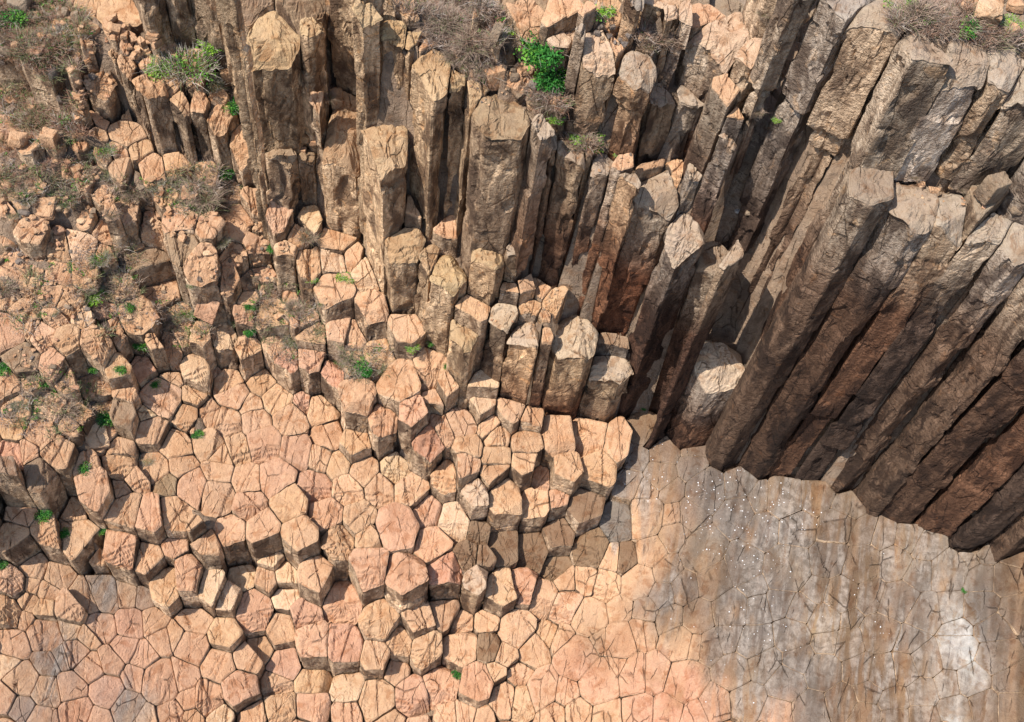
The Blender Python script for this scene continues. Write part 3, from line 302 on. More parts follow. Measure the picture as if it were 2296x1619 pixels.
FILL = [[-15.86,26.3,16.44],[18.7,12.51,7.28],[-2.07,10.39,0.74],[-15.87,12.45,9.46],[-16.11,14.71,9.46],[10.88,11.21,4.23],[12.32,20.58,24.75],[-17.82,21.06,12.12],[5.57,21.98,15.82],[16.1,11.53,6.59],[-14.26,7.25,3.56],[13.6,20.23,20.85],[-9.62,26.6,19.57],[-18.28,22.7,13.62],[-0.57,25.01,21.72],[-5.53,24.93,17.41],[1.81,24.95,23.1],[8.25,22.86,25.15],[-16.64,23.98,13.95],[5.61,10.68,2.16],[11.6,21.92,24.75],[-15.55,9.55,5.29],[1.93,10.37,1.22],[17.1,18.47,20.85],[-6.17,26.59,20.63],[20.2,15.83,21.1],[-4.01,9.47,0.65],[-10.64,27.47,18.6],[10.56,22.83,25.14],[13.89,11.17,5.45],[-5.09,9.43,0.79],[-12.67,27.5,18.8],[-8.31,8.21,2.01],[-3.83,25.34,20.83],[-17.34,19.41,11.87],[16.2,19.28,20.85],[18.06,11.61,7.01],[-13.19,6.93,3.25],[-17.67,24.04,13.62],[14.84,19.84,20.85],[6.73,10.85,2.47],[8.14,20.17,21.7],[3.06,25.33,22.68],[9.49,11.22,3.51],[0.1,9.89,0.72],[-7.91,26.3,19.43],[-16.9,16.8,10.56],[-9.69,7.82,2.18],[18.64,14.95,10.31],[-10.7,7.71,2.18],[19.34,17.28,21.1],[3.87,10.39,1.51],[5.08,24.46,24.85],[-11.78,27.88,18.6],[-14.4,27.12,16.69],[-6.63,8.69,1.32],[6.87,24.1,24.85],[-2.86,25.31,21.18],[-1.08,10.3,0.74],[18.84,13.69,7.28],[-11.81,7.26,2.62],[4.12,25.31,22.12],[-16.64,15.55,9.74],[8.12,10.75,2.7],[-17.16,17.99,11.16],[-3.02,9.43,0.63],[-1.77,25.3,21.29],[18.4,18.06,20.85],[11.97,11.1,4.23],[-16.41,25.3,16.28],[1.16,9.8,0.72],[-15.53,7.72,3.87],[-16.18,11.26,5.64],[-5.05,25.82,20.63],[-16.26,13.35,9.46],[9.19,23.59,25.14],[5.98,25.0,19.13],[15.13,10.83,5.67],[0.63,25.44,22.03],[20.57,16.84,21.1],[-18.78,23.62,13.62],[-18.4,20.28,12.12],[13.05,10.69,4.9],[19.81,14.54,21.1],[-15.58,27.55,16.53],[-16.18,8.55,3.99],[13.13,21.09,20.85],[-16.55,10.28,5.64],[-16.93,14.2,9.46],[-7.19,7.79,1.57],[-10.56,28.41,18.6],[-7.39,27.11,20.88],[17.7,19.27,20.85],[-14.92,6.5,3.87],[16.7,10.71,6.64],[-5.3,27.08,20.88],[19.25,11.53,7.26],[12.64,21.92,24.75],[3.56,26.23,22.12],[-12.6,28.46,18.8],[-19.17,22.36,13.62],[-0.43,9.07,0.6],[-10.08,6.82,2.18],[10.45,10.31,3.73],[-5.8,8.22,0.84],[-16.91,26.26,16.28],[-11.26,6.48,2.62],[-4.68,8.52,0.79],[6.06,9.81,2.16],[-12.68,6.11,3.25],[11.09,23.63,25.14],[-11.43,28.8,18.6],[9.13,9.99,3.05],[-17.81,15.97,9.99],[-1.36,26.24,21.29],[7.33,24.95,19.13],[21.24,15.89,21.1],[2.45,9.47,0.72],[-13.91,28.05,18.87],[19.97,18.08,21.1],[15.36,20.66,20.85],[7.16,9.96,2.7],[14.18,21.17,20.85],[-18.93,21.16,12.12],[-9.11,27.58,18.48],[2.12,26.16,22.57],[-2.33,26.24,21.29],[-18.44,18.48,11.41],[18.91,18.87,20.85],[-14.01,6.02,3.56],[4.31,9.45,1.51],[7.97,24.01,25.15],[-18.02,25.03,13.62],[-0.36,26.22,21.72],[-18.03,17.14,10.81],[16.72,20.31,20.85],[-8.52,6.94,1.74],[-1.89,9.04,0.74],[-16.54,27.53,16.53],[-17.14,12.81,9.46],[19.99,12.84,7.26],[-3.44,8.19,0.49],[4.68,26.27,22.12],[14.66,9.87,5.67],[20.99,14.71,21.1],[13.6,9.91,5.28],[17.86,10.34,7.01],[-4.2,26.57,20.83],[10.18,24.45,25.14],[11.71,9.94,4.23],[11.97,23.25,24.92],[15.69,9.92,6.19],[-18.87,19.45,12.12],[9.09,24.59,25.14],[0.49,8.68,0.72],[21.56,16.8,21.1],[-9.61,28.4,18.6],[8.31,9.45,2.7],[-6.35,28.02,20.88],[6.9,25.81,19.13],[-19.37,20.31,12.12],[-17.44,11.52,5.89],[-19.62,24.08,13.62],[-15.05,28.43,16.53],[-2.39,8.24,0.49],[5.74,26.17,19.13],[18.82,10.29,7.01],[20.97,18.16,21.1],[-16.66,6.84,3.87],[-17.04,7.84,3.87],[20.42,13.76,21.1],[-17.42,27.07,16.53],[-19.19,24.97,13.62],[-5.94,7.28,1.09],[0.5,26.69,22.03],[-16.03,6.09,3.87],[16.21,21.16,20.85],[-17.3,9.03,5.29],[-20.13,23.21,13.62],[-14.89,5.51,3.87],[-18.02,14.54,9.26],[-3.33,27.07,20.7],[-13.03,5.2,3.25],[-18.89,17.62,11.41],[-7.78,28.05,20.88],[-0.31,8.12,0.7],[3.44,8.64,1.51],[-17.69,10.39,5.54],[-4.86,28.04,20.88],[-11.89,29.65,18.6],[-10.91,5.59,2.62],[18.17,20.28,20.85],[2.08,8.25,0.72],[-0.9,27.18,21.54],[-10.8,29.71,18.6],[2.55,27.14,22.37],[8.2,25.4,19.13],[-18.67,15.4,9.99],[22.22,15.96,21.1],[-1.28,8.21,0.74],[9.58,9.09,3.05],[-9.18,5.95,2.18],[-13.55,29.27,18.8],[20.41,11.13,7.26],[19.4,19.74,21.1],[17.31,9.55,7.01],[-6.95,6.51,1.57],[11.64,24.6,25.14],[-12.08,5.15,3.25],[-20.12,21.55,13.29],[5.88,8.6,2.16],[20.83,12.1,7.26],[10.61,9.05,3.73],[13.82,22.43,24.75],[-4.92,7.3,1.04],[4.86,8.51,1.75],[21.97,14.59,21.1],[14.14,9.01,5.67],[19.89,10.29,7.26],[-8.08,6.01,1.74],[-3.86,7.25,0.74],[9.67,25.46,25.14],[-18.12,12.88,6.97],[4.34,27.44,22.37],[-6.93,28.77,20.88],[-16.27,28.9,16.53],[15.18,22.01,20.85],[0.85,7.79,0.97],[-19.82,19.3,12.12],[-9.84,29.7,18.6],[12.15,9.01,4.9],[-5.81,28.85,20.88],[21.94,18.08,21.1],[13.06,23.72,24.92],[16.08,8.97,6.19],[-18.32,26.22,16.53],[-19.19,16.32,9.99],[7.47,8.66,2.7],[10.68,25.42,25.14],[17.63,21.17,20.85],[-2.17,27.59,21.43],[20.64,19.34,21.1],[-20.19,25.03,13.62],[-20.34,20.16,12.12],[-14.32,4.67,3.56],[-18.13,9.53,5.54],[-17.02,5.95,3.87],[1.38,27.51,22.28],[7.43,26.72,19.13],[-17.51,28.37,16.53],[-17.82,7.22,3.87],[-1.83,7.39,0.74],[6.56,27.11,19.38],[-19.59,25.85,13.62],[18.56,9.1,7.01],[8.61,8.25,2.7],[-18.56,11.1,5.89],[2.93,7.82,0.97],[-13.01,30.18,18.8],[12.61,24.57,25.14],[-11.31,30.52,18.6],[21.73,13.41,21.1],[-21.01,22.27,13.62],[-12.61,4.33,3.25],[-8.68,29.34,18.6],[-18.91,14.19,9.11],[-14.77,29.71,16.69],[-15.43,4.66,3.87],[4.0,7.75,1.57],[-5.35,6.38,1.09],[-19.9,17.56,11.41],[22.89,17.14,21.1],[5.49,27.56,22.37],[17.07,21.98,20.85],[-21.17,23.29,13.62],[1.63,7.24,0.97],[0.07,27.95,21.97],[-18.53,27.61,16.53],[-10.39,4.67,2.62],[9.57,8.09,3.05],[14.06,23.56,24.75],[15.1,8.2,5.67],[-3.62,28.46,20.88],[-0.07,6.98,0.85],[-20.36,18.45,11.41],[-18.43,8.08,4.24],[5.44,7.65,2.0],[-11.53,4.37,3.25],[8.48,26.66,19.13],[3.86,28.36,22.37],[-4.51,29.19,20.88],[19.83,20.69,21.1],[23.15,15.02,21.1],[21.71,19.41,21.1],[10.59,8.09,3.73],[-2.78,6.44,0.74],[-6.39,29.68,20.88],[13.61,8.1,5.28],[-9.42,4.74,2.18],[21.74,11.61,7.26],[2.85,28.39,22.37],[-1.15,28.35,21.54],[17.81,8.51,7.01],[10.09,26.33,25.14],[19.63,8.94,7.26],[-19.1,12.97,9.11],[11.82,25.77,25.14],[-21.25,24.54,13.62],[12.64,8.15,5.28],[-12.16,30.95,18.6],[-6.26,5.56,1.57],[14.95,23.21,24.75],[6.82,7.65,2.0],[-19.88,15.03,9.99],[-16.93,29.71,16.53],[-16.77,4.72,3.87],[-7.16,5.19,1.74],[-18.01,5.97,3.87],[-19.18,12.01,5.89],[18.83,21.49,20.85],[-16.04,30.07,16.53],[-19.16,10.25,5.54],[4.89,28.45,22.37],[-9.25,30.57,18.6],[16.23,22.84,20.85],[21.07,9.8,7.26],[-7.8,29.71,20.88],[-21.35,21.17,13.29],[22.88,13.73,21.1],[-20.67,25.87,13.62],[-14.78,3.8,3.56],[-18.42,28.72,16.53],[23.66,15.93,21.1],[-4.14,6.03,0.74],[22.22,12.46,7.26],[-8.28,4.65,1.74],[7.92,27.61,19.38],[22.83,18.91,21.1],[-19.39,27.06,16.53],[-13.6,3.48,3.25],[-20.41,16.71,9.99],[8.14,7.33,2.95],[2.85,6.8,0.97],[-2.3,28.72,21.43],[16.43,7.78,5.92],[-1.42,6.45,0.74],[23.39,18.09,21.1],[-5.2,30.03,20.88],[-10.77,31.36,18.6],[-21.35,19.37,12.12],[20.96,20.64,21.1],[1.13,28.72,22.28],[-12.11,3.46,3.25],[3.82,6.79,1.57],[12.83,25.72,25.14],[-22.04,22.41,13.62],[-14.13,30.88,18.8],[23.88,17.19,21.1],[21.95,10.38,7.26],[13.9,24.9,24.92],[4.91,6.84,1.57],[6.33,28.39,19.38],[-16.3,3.83,3.87],[-19.42,9.01,4.24],[18.34,22.44,20.85],[14.65,7.29,5.53],[11.68,7.33,3.98],[0.49,6.1,0.85],[-9.94,3.8,2.62],[-17.77,4.68,3.87],[-22.14,24.13,13.62],[10.15,7.25,2.95],[18.5,7.76,7.26],[-19.19,6.92,3.87],[17.38,7.66,6.89],[-0.6,29.16,21.54],[-20.12,13.85,9.11],[-11.16,3.45,2.62],[-6.89,30.53,20.88],[10.67,27.08,25.39],[20.82,8.68,7.26],[17.37,23.18,20.85],[24.12,15.04,21.1],[-21.77,25.39,13.62],[-5.07,5.13,1.09],[-21.9,20.28,12.12],[4.37,29.27,22.37],[22.11,20.29,21.1],[-19.93,10.84,5.89],[-21.28,17.71,11.41],[1.87,6.04,0.97],[-8.85,3.86,2.18],[-3.45,29.76,20.88],[11.9,26.74,25.14],[-19.5,28.39,16.53],[-20.07,12.85,9.11],[6.15,6.55,2.0],[-20.41,27.18,13.62],[-7.14,4.22,1.74],[1.97,29.28,22.37],[23.85,13.77,21.1],[-3.12,5.25,0.74],[-18.01,30.18,16.53],[-19.11,5.96,3.87],[-12.64,31.9,18.6],[-20.94,15.06,9.99],[-18.64,5.11,3.87],[-1.76,5.52,0.74],[15.09,24.42,24.75],[-4.28,30.44,20.88],[19.87,7.78,7.26],[5.36,29.28,22.37],[13.4,6.91,5.15],[9.45,27.56,25.39],[-15.44,3.06,3.87],[-9.53,31.77,18.6],[3.14,29.63,22.37],[20.23,21.94,21.1],[-8.08,30.98,18.6],[-18.88,29.63,16.53],[-16.55,31.06,16.53],[23.47,12.85,21.1],[-6.14,4.35,1.57],[-19.91,8.2,4.24],[22.96,11.1,7.26],[8.71,6.45,2.95],[15.97,6.81,5.92],[23.92,18.95,21.1],[-5.55,30.98,20.88],[7.67,28.75,19.38],[-0.33,5.51,0.85],[-11.39,32.29,18.6],[-1.39,29.72,21.54],[-20.3,9.85,5.54],[3.35,5.94,0.97],[-2.42,29.72,21.43],[23.42,19.83,21.1],[-15.36,31.47,16.53],[16.42,24.08,20.85],[12.99,26.74,25.14],[22.09,9.04,7.26],[-22.37,19.35,12.12],[-14.09,31.9,18.8],[-21.61,26.73,13.62],[-17.51,31.0,16.53],[21.5,21.5,21.1],[1.07,29.74,22.28],[8.92,28.42,19.38],[6.83,29.27,19.38],[11.14,6.4,3.98],[12.24,6.52,3.98],[-17.57,3.42,3.87],[15.08,6.37,5.53],[-21.77,16.76,11.41],[-20.76,11.67,5.89],[-22.15,18.14,11.41],[7.46,6.12,2.95],[-9.31,2.97,2.18],[19.31,6.97,7.26],[0.97,5.15,0.97],[14.45,25.89,25.14],[19.72,22.87,21.1],[-2.33,4.64,0.74],[4.57,5.59,1.57],[-4.58,4.3,1.09],[-20.3,7.26,3.87],[2.39,5.19,0.97],[21.65,8.1,7.26],[11.2,27.97,25.39],[-21.4,14.14,9.99],[-0.14,30.14,21.54],[23.06,9.82,7.26],[17.08,6.39,5.92],[-8.34,2.99,2.18],[-2.89,30.57,20.88],[17.89,24.12,20.85],[-10.09,32.74,18.6],[9.99,5.98,2.95],[-20.06,5.98,3.87],[5.59,5.58,2.0],[-18.57,30.95,16.53],[20.74,7.23,7.26],[15.93,24.9,24.75],[4.1,30.5,22.37],[-20.19,29.32,16.53],[-7.0,31.76,20.88],[-20.81,9.02,5.54],[-18.81,3.88,3.87],[23.1,21.03,21.1],[18.1,6.42,7.26],[-22.01,15.48,9.99],[-20.68,28.45,16.53],[13.98,5.95,5.53],[12.17,27.88,25.39],[19.07,23.65,20.85],[-12.4,33.03,18.6],[-9.12,32.67,18.6],[-17.08,31.86,16.53],[23.91,11.16,7.26],[-5.61,3.53,1.57],[2.13,30.52,22.37],[-21.26,10.82,5.89],[-19.41,30.49,16.53],[-3.75,31.4,20.88],[8.56,5.49,2.95],[-7.94,32.16,18.6],[5.11,30.53,22.37],[-6.8,3.03,1.74],[7.72,29.76,19.38],[-5.18,31.91,20.88],[21.44,22.46,21.1],[15.49,25.75,24.92],[-19.91,4.83,3.87],[-3.37,3.93,0.74],[9.75,28.88,19.38],[-0.19,4.37,0.85],[16.88,25.0,20.85],[22.66,8.2,7.26],[15.73,5.62,5.92],[12.74,5.64,5.15],[-13.77,33.02,18.8],[6.13,30.44,22.37],[14.23,27.12,25.17],[20.07,6.37,7.26],[-21.69,12.95,9.11],[-1.15,30.93,21.54],[-15.09,32.65,16.69],[6.92,5.11,2.0],[3.65,4.72,1.57],[13.14,28.01,25.17],[-21.91,28.04,13.62],[-11.63,33.6,18.6],[1.48,4.24,0.97],[-21.76,11.65,5.89],[20.92,23.29,21.1],[-16.13,32.66,16.53],[9.08,29.66,19.38],[-21.15,6.81,3.87],[24.08,9.87,7.26],[24.16,21.0,21.1],[10.91,5.22,3.98],[-21.44,8.1,4.24],[-22.44,14.16,9.99],[0.95,31.0,22.28],[23.7,8.95,7.26],[3.69,31.35,22.37],[21.93,6.97,7.26],[14.48,5.1,5.53],[-19.87,3.81,3.87],[-2.26,31.32,20.88],[-1.29,3.78,0.74],[22.81,22.28,21.1],[18.31,25.03,20.85],[17.67,5.51,5.92],[2.65,31.38,22.37],[-21.92,9.9,5.54],[-2.53,3.39,0.74],[11.98,5.07,3.98],[7.24,30.62,19.38],[-18.41,32.2,16.53],[-6.54,32.76,20.88],[19.17,5.56,7.26],[9.73,4.78,2.95],[-4.29,3.07,1.09],[10.97,29.31,25.39],[-12.85,33.9,18.6],[4.89,4.35,1.57],[-9.86,33.91,18.6],[-21.25,29.74,16.53],[15.21,27.14,25.0],[-8.69,33.63,18.6],[-21.05,5.07,3.87],[19.64,24.61,21.1],[5.66,31.38,22.37],[-4.62,32.76,20.88],[2.74,3.78,0.97],[6.4,4.31,2.0],[0.49,3.53,0.85],[8.39,4.4,2.95],[-19.6,31.82,16.53],[-20.62,30.89,16.53],[17.39,25.81,20.85],[8.7,30.56,19.38],[21.37,6.04,7.26],[-17.29,33.09,16.53],[16.58,4.78,5.92],[13.25,4.66,5.15],[-2.85,32.26,20.88],[12.4,29.21,25.39],[23.08,7.27,7.26],[-0.14,31.75,21.54],[14.67,27.96,25.17],[-11.04,34.42,18.6],[22.45,23.21,21.1],[-14.31,33.96,18.8],[4.85,31.9,22.37],[-12.04,34.48,18.6],[20.6,24.48,21.1],[23.93,22.32,21.1],[-7.62,33.57,18.6],[13.68,28.84,25.17],[16.35,26.73,24.92],[-22.44,28.91,13.62],[6.72,31.43,22.37],[10.34,30.01,25.39],[23.96,7.84,7.26],[19.2,25.47,20.85],[15.34,4.29,5.53],[-22.01,6.1,3.87],[20.4,5.17,7.26],[-20.94,3.79,3.87],[18.65,4.75,7.26],[10.91,4.22,3.98],[-1.26,32.17,21.54],[-20.3,2.94,3.87],[21.84,24.02,21.1],[2.16,32.21,22.37],[3.64,32.32,22.37],[-22.36,7.26,3.87],[-0.31,2.92,0.85],[9.24,3.85,2.95],[-5.53,33.62,20.88],[4.48,3.44,1.57],[-15.44,34.0,16.69],[-3.35,33.09,20.88],[1.66,2.95,0.97],[8.15,31.38,19.38],[-18.93,33.04,16.53],[-13.35,34.75,18.6],[5.43,3.49,1.57],[22.49,5.93,7.26],[-21.77,30.6,16.53],[-22.01,5.08,3.87],[1.14,32.28,22.28],[17.45,4.23,5.92],[11.86,30.17,25.39],[14.08,3.88,5.53],[-16.92,33.98,16.53],[-8.07,34.42,18.6],[20.19,25.41,21.1],[3.56,3.02,0.97],[-9.29,34.93,18.6],[18.65,26.33,20.85],[9.97,30.94,19.38],[-20.13,32.61,16.53],[8.37,3.44,2.95],[12.25,3.79,3.98],[16.1,27.89,25.0],[16.6,3.79,5.92],[-10.58,35.3,18.6],[23.61,6.41,7.26],[-21.1,31.92,16.53],[-0.09,32.72,21.54],[9.19,31.49,19.38],[5.39,32.69,22.37],[24.0,23.32,21.1],[22.82,24.11,21.1],[21.92,5.08,7.26],[-4.36,33.97,20.88],[12.97,30.13,25.39],[15.17,28.91,25.17],[6.66,3.1,2.0],[-2.26,33.21,20.88],[-14.91,34.85,18.8],[-18.36,33.95,16.53],[21.16,25.33,21.1],[-6.55,34.32,20.88],[7.6,32.2,19.38],[2.6,33.07,22.37],[-11.78,35.59,18.6],[14.22,29.71,25.17],[6.36,32.66,22.37],[10.93,30.95,25.39],[17.72,27.11,21.1],[19.25,3.88,7.26],[4.24,33.18,22.37],[20.8,4.27,7.26],[10.12,3.04,2.95],[-22.04,3.48,3.87],[1.6,33.15,22.37],[-15.89,34.92,16.53],[15.16,3.1,5.53],[-19.37,33.89,16.53],[-12.91,35.79,18.6],[11.14,2.99,3.98],[-22.1,31.75,16.53],[19.93,26.57,21.1],[13.74,2.96,5.53],[-7.52,35.22,18.6],[22.15,25.4,21.1],[-17.79,34.77,16.53],[17.18,28.05,25.0],[-20.92,33.15,16.53],[10.32,31.85,19.38],[23.41,5.13,7.26],[-1.17,33.63,21.54],[-5.33,34.92,20.88],[-14.32,35.76,18.6],[23.69,24.52,21.1],[17.56,3.03,5.92],[-10.05,36.18,18.6],[-3.04,34.46,20.88],[8.84,32.61,19.38],[24.23,5.66,7.26],[12.18,31.39,25.39],[22.43,4.28,7.26],[3.22,33.92,22.37],[-9.06,36.1,18.6],[15.73,29.73,25.17],[20.45,3.36,7.26],[18.74,3.02,7.26],[-11.35,36.51,18.6],[18.96,27.61,21.1],[2.16,33.96,22.37],[-20.43,33.99,16.53],[-18.82,34.88,16.53],[6.93,33.46,22.37],[5.14,33.94,22.37],[-2.05,34.34,20.88],[13.96,30.94,25.17],[21.66,26.24,21.1],[0.13,33.94,21.54],[-12.3,36.58,18.6],[15.1,30.45,25.17],[23.25,25.4,21.1],[13.16,31.45,25.39],[-16.81,35.67,16.53],[-21.87,33.2,16.53],[-4.08,35.36,20.88],[21.86,3.46,7.26],[-6.25,35.64,20.88],[-13.87,36.6,18.6],[20.7,27.17,21.1],[16.92,29.33,25.17],[-19.89,34.87,16.53],[-15.58,36.2,18.8],[9.69,33.06,19.38],[22.65,26.27,21.1],[11.66,32.3,25.39],[-18.28,35.71,16.53],[-7.82,36.5,18.6],[23.88,4.3,7.26],[8.48,33.61,19.38],[1.0,34.42,22.28],[20.06,27.88,21.1],[18.09,28.72,25.0],[6.37,34.42,22.37],[3.74,34.83,22.37],[-10.85,37.33,18.6],[-5.18,36.07,20.88],[22.98,3.45,7.26],[4.7,34.85,22.37],[2.59,34.89,22.37],[-0.94,34.83,21.54],[-12.85,37.37,18.6],[-2.9,35.67,20.88],[-11.79,37.47,18.6],[15.15,31.42,25.17],[-6.86,36.56,18.6],[-21.58,34.5,16.53],[-9.36,37.43,18.6],[7.39,34.43,22.37],[-17.4,36.49,16.53],[16.72,30.49,25.17],[23.67,26.3,21.1],[-15.1,37.06,18.8],[19.16,28.81,21.1],[11.18,33.14,19.38],[13.7,32.33,25.39],[-1.9,35.63,20.88],[-8.29,37.42,18.6],[21.85,27.61,21.1],[-19.51,36.08,16.53],[12.18,33.12,25.39],[0.43,35.32,21.54],[10.21,33.93,19.38],[-16.54,37.03,16.53],[23.08,27.15,21.1],[5.82,35.34,22.37],[20.9,28.44,21.1],[-3.78,36.6,20.88],[-14.03,37.85,18.6],[16.22,31.47,25.17],[3.2,35.71,22.37],[17.94,30.19,25.0],[-5.58,37.0,20.88],[-7.29,37.48,18.6],[-20.87,35.75,16.53],[6.81,35.33,22.37],[-11.32,38.31,18.6],[24.05,2.98,7.26],[-18.55,36.89,16.53],[1.72,35.74,22.37],[-10.31,38.32,18.6],[8.24,34.92,19.38],[-12.92,38.36,18.6],[-2.3,36.52,20.88],[-8.85,38.24,18.6],[9.56,34.75,19.38],[14.83,32.75,25.17],[15.71,32.3,25.17],[-1.11,36.21,20.88],[19.67,29.64,21.1],[4.85,36.13,22.37],[13.37,33.49,25.39],[-21.85,35.68,16.53],[-4.44,37.4,20.88],[-7.87,38.28,18.6],[-0.11,36.2,21.54],[-15.32,38.19,18.8],[23.96,27.57,21.1],[-17.06,37.84,16.53],[11.45,34.34,19.38],[0.9,36.22,21.54],[-6.17,37.78,18.6],[2.57,36.49,22.37],[22.13,28.84,21.1],[-18.15,37.78,16.53],[10.61,34.91,19.38],[17.75,31.48,25.17],[-20.13,37.08,16.53],[3.73,36.62,22.37],[-11.82,39.17,18.6],[-2.89,37.51,20.88],[6.15,36.51,22.37],[7.46,36.16,22.37],[9.09,35.67,19.38],[-9.43,39.16,18.6],[19.23,30.58,25.0],[17.17,32.35,25.17],[-14.37,39.07,18.6],[21.24,29.77,21.1],[23.18,28.72,21.1],[12.85,34.47,25.39],[-10.6,39.47,18.6],[-19.15,37.92,16.53],[-1.75,37.44,20.88],[-5.29,38.27,20.88],[-7.04,38.78,18.6],[14.57,33.95,25.39],[-0.66,37.06,20.88],[5.0,37.08,22.37],[-22.27,36.56,16.53],[1.44,37.08,22.37],[-13.13,39.62,18.6],[-3.82,38.29,20.88],[-15.41,39.15,18.6],[15.82,33.61,25.17],[-17.59,38.64,16.53]]
TON = dict(A=(.55,.325,.185), P=(.54,.30,.18), R=(.53,.28,.175), Y=(.62,.405,.245), O=(.46,.30,.165), B=(.33,.215,.13), D=(.30,.19,.12), G=(.205,.16,.13), K=(.235,.143,.082), L=(.285,.205,.14), W=(.56,.51,.46))
STAIN = [(10.48, 17.9, 1.77, 3.48), (10.06, 14.77, 1.45, 3.1), (12.11, 15.6, 1.94, 3.1), (10.14, 12.61, 1.29, 2.32), (6.99, 15.64, 0.48, 1.74), (5.46, 18.73, 0.97, 1.55), (14.71, 16.97, 1.94, 2.32), (14.42, 13.67, 2.42, 2.32), (5.1, 17.28, 0.97, 1.35), (-12.43, 12.38, 0.65, 1.16), (-13.23, 9.42, 0.65, 1.74), (-10.86, 9.17, 0.81, 0.77)]
FLECK = [(7.97, 18.8, 1.13, 2.13, 0.75), (9.47, 17.88, 1.61, 1.55, 0.75), (5.65, 19.7, 1.45, 1.35, 0.35), (9.9, 14.74, 1.29, 1.94, 0.25), (13.58, 15.14, 0.97, 1.16, 0.25), (4.25, 18.04, 1.29, 1.16, 0.3), (2.7, 19.71, 1.94, 1.16, 0.12)]
S_ = [dict(x=a[0], y=a[1], z=a[2], r=a[3], d=a[4], k=a[5], t=a[6]) for a in SEEDS]
XY = np.array([(a['x'], a['y']) for a in S_]); ZZ = np.array([a['z'] for a in S_]); NS = len(S_)
isp = np.array([a['k'] == 'p' for a in S_])
def plane_z(P, sig=.75):
    """height of the sloping platform: moving least squares through its cells"""
    Q = XY[isp]; Z = ZZ[isp]; out = np.zeros(len(P))
    for s in range(0, len(P), 20000):
        p = P[s:s+20000]; d = Q[None]-p[:, None]; r2 = (d**2).sum(2); W = np.exp(-r2/(2*sig*sig))+1e-5*np.exp(-r2/30)
        sw = W.sum(1); dx, dy = d[..., 0], d[..., 1]
        mx = (W*dx).sum(1)/sw; my = (W*dy).sum(1)/sw; mz = (W*Z).sum(1)/sw
        cx = dx-mx[:, None]; cy = dy-my[:, None]; cz = Z[None]-mz[:, None]; lam = .08
        a = (W*cx*cx).sum(1)/sw+lam; b = (W*cx*cy).sum(1)/sw; c = (W*cy*cy).sum(1)/sw+lam
        e = (W*cx*cz).sum(1)/sw; f = (W*cy*cz).sum(1)/sw; det = a*c-b*b
        gx = (e*c-f*b)/det; gy = (a*f-b*e)/det
        out[s:s+20000] = mz-gx*mx-gy*my
    return out
# each top follows the lie of the tops it is flush with
GRAD = []
for i in range(NS):
    p = XY[i]; rho = p/np.hypot(*p); d = XY-p; L = np.hypot(*d.T); dz = ZZ-ZZ[i]
    ok = (L > .05) & (L < 1.7) & (abs(dz-.25*(d@rho)) < .33); g0 = .25*rho
    A_ = np.vstack([d[ok], np.eye(2)*.9]); r_ = np.concatenate([dz[ok]-d[ok]@g0, [0, 0]]); g = g0+np.linalg.lstsq(A_, r_, rcond=None)[0]
    GRAD.append(np.clip(g, -.6, .6))
Z0 = ZZ.copy()
for i in range(NS):                                                       # small misfits between flush tops even out
    p = XY[i]; d = XY-p; L = np.hypot(*d.T); pr = Z0+np.array([-(d[j]@GRAD[j]) if L[j] < 1.5 else 9 for j in range(NS)])
    ok = (L > .05) & (L < 1.4) & (abs(pr-Z0[i]) < .2) & (S_[i]['d'] < 200)
    if ok.any(): ZZ[i] = .45*Z0[i]+.55*pr[ok].mean()
# fillers: joints of columns nobody sees from the photograph's own place (bedrock behind ledges, outside the frame)
lo = XY.min(0)-5; hi = XY.max(0)+5; hi[1] += 9; fill = FILL
ALL = np.vstack([XY, np.array([f[:2] for f in fill])]); ZA = np.concatenate([ZZ, [f[2] for f in fill]])
RA = np.concatenate([[a['r'] for a in S_], np.full(len(fill), .45)])
def cell(i):
    p = ALL[i]; r = RA[i]; k = S_[i]['k'] if i < NS else 'f'
    tall = i < NS and S_[i]['d'] > 40
    cap = {'p': 1.5, 'f': .85, 'b': min(.75, max(.36, r*1.35)), 'c': min(1.0, max(.5, r*1.6+.1))}[k]
    if i < NS and S_[i]['d'] > 40: cap = max(.95, min(1.45, r*2.2+.3))
    q = np.random.default_rng(i*7+3); m = 6 if tall else (8 if k != 'b' else 6); a0 = q.uniform(0, 6.28)
    an = a0+(np.arange(m)+q.uniform(-.22, .22, m))*2*math.pi/m; poly = [p+cap/math.cos(math.pi/m)*.97*np.array([math.cos(a), math.sin(a)]) for a in an]
    d = np.hypot(*(ALL-p).T)
    for j in np.argsort(d)[1:26]:
        if d[j] > 2*cap+.8: break
        n = (ALL[j]-p)/d[j]
        off = d[j]/2+.75*(min(r, .95)**2-min(RA[j], .95)**2)/(2*max(d[j], .3)); off = min(max(off, .22*d[j]), .78*d[j])
        out = []
        for a, b in zip(poly, poly[1:]+poly[:1]):
            sa = (a-p).dot(n)-off; sb = (b-p).dot(n)-off
            if sa <= 0: out.append(a)
            if sa*sb < 0: out.append(a+(b-a)*sa/(sa-sb))
        poly = out
        if len(poly) < 3: return None
    P = np.array(poly)
    # merge very short edges
    keep = [0]
    for t in range(1, len(P)):
        if np.hypot(*(P[t]-P[keep[-1]])) > .07: keep.append(t)
    P = P[keep]
    return P if len(P) > 2 else None
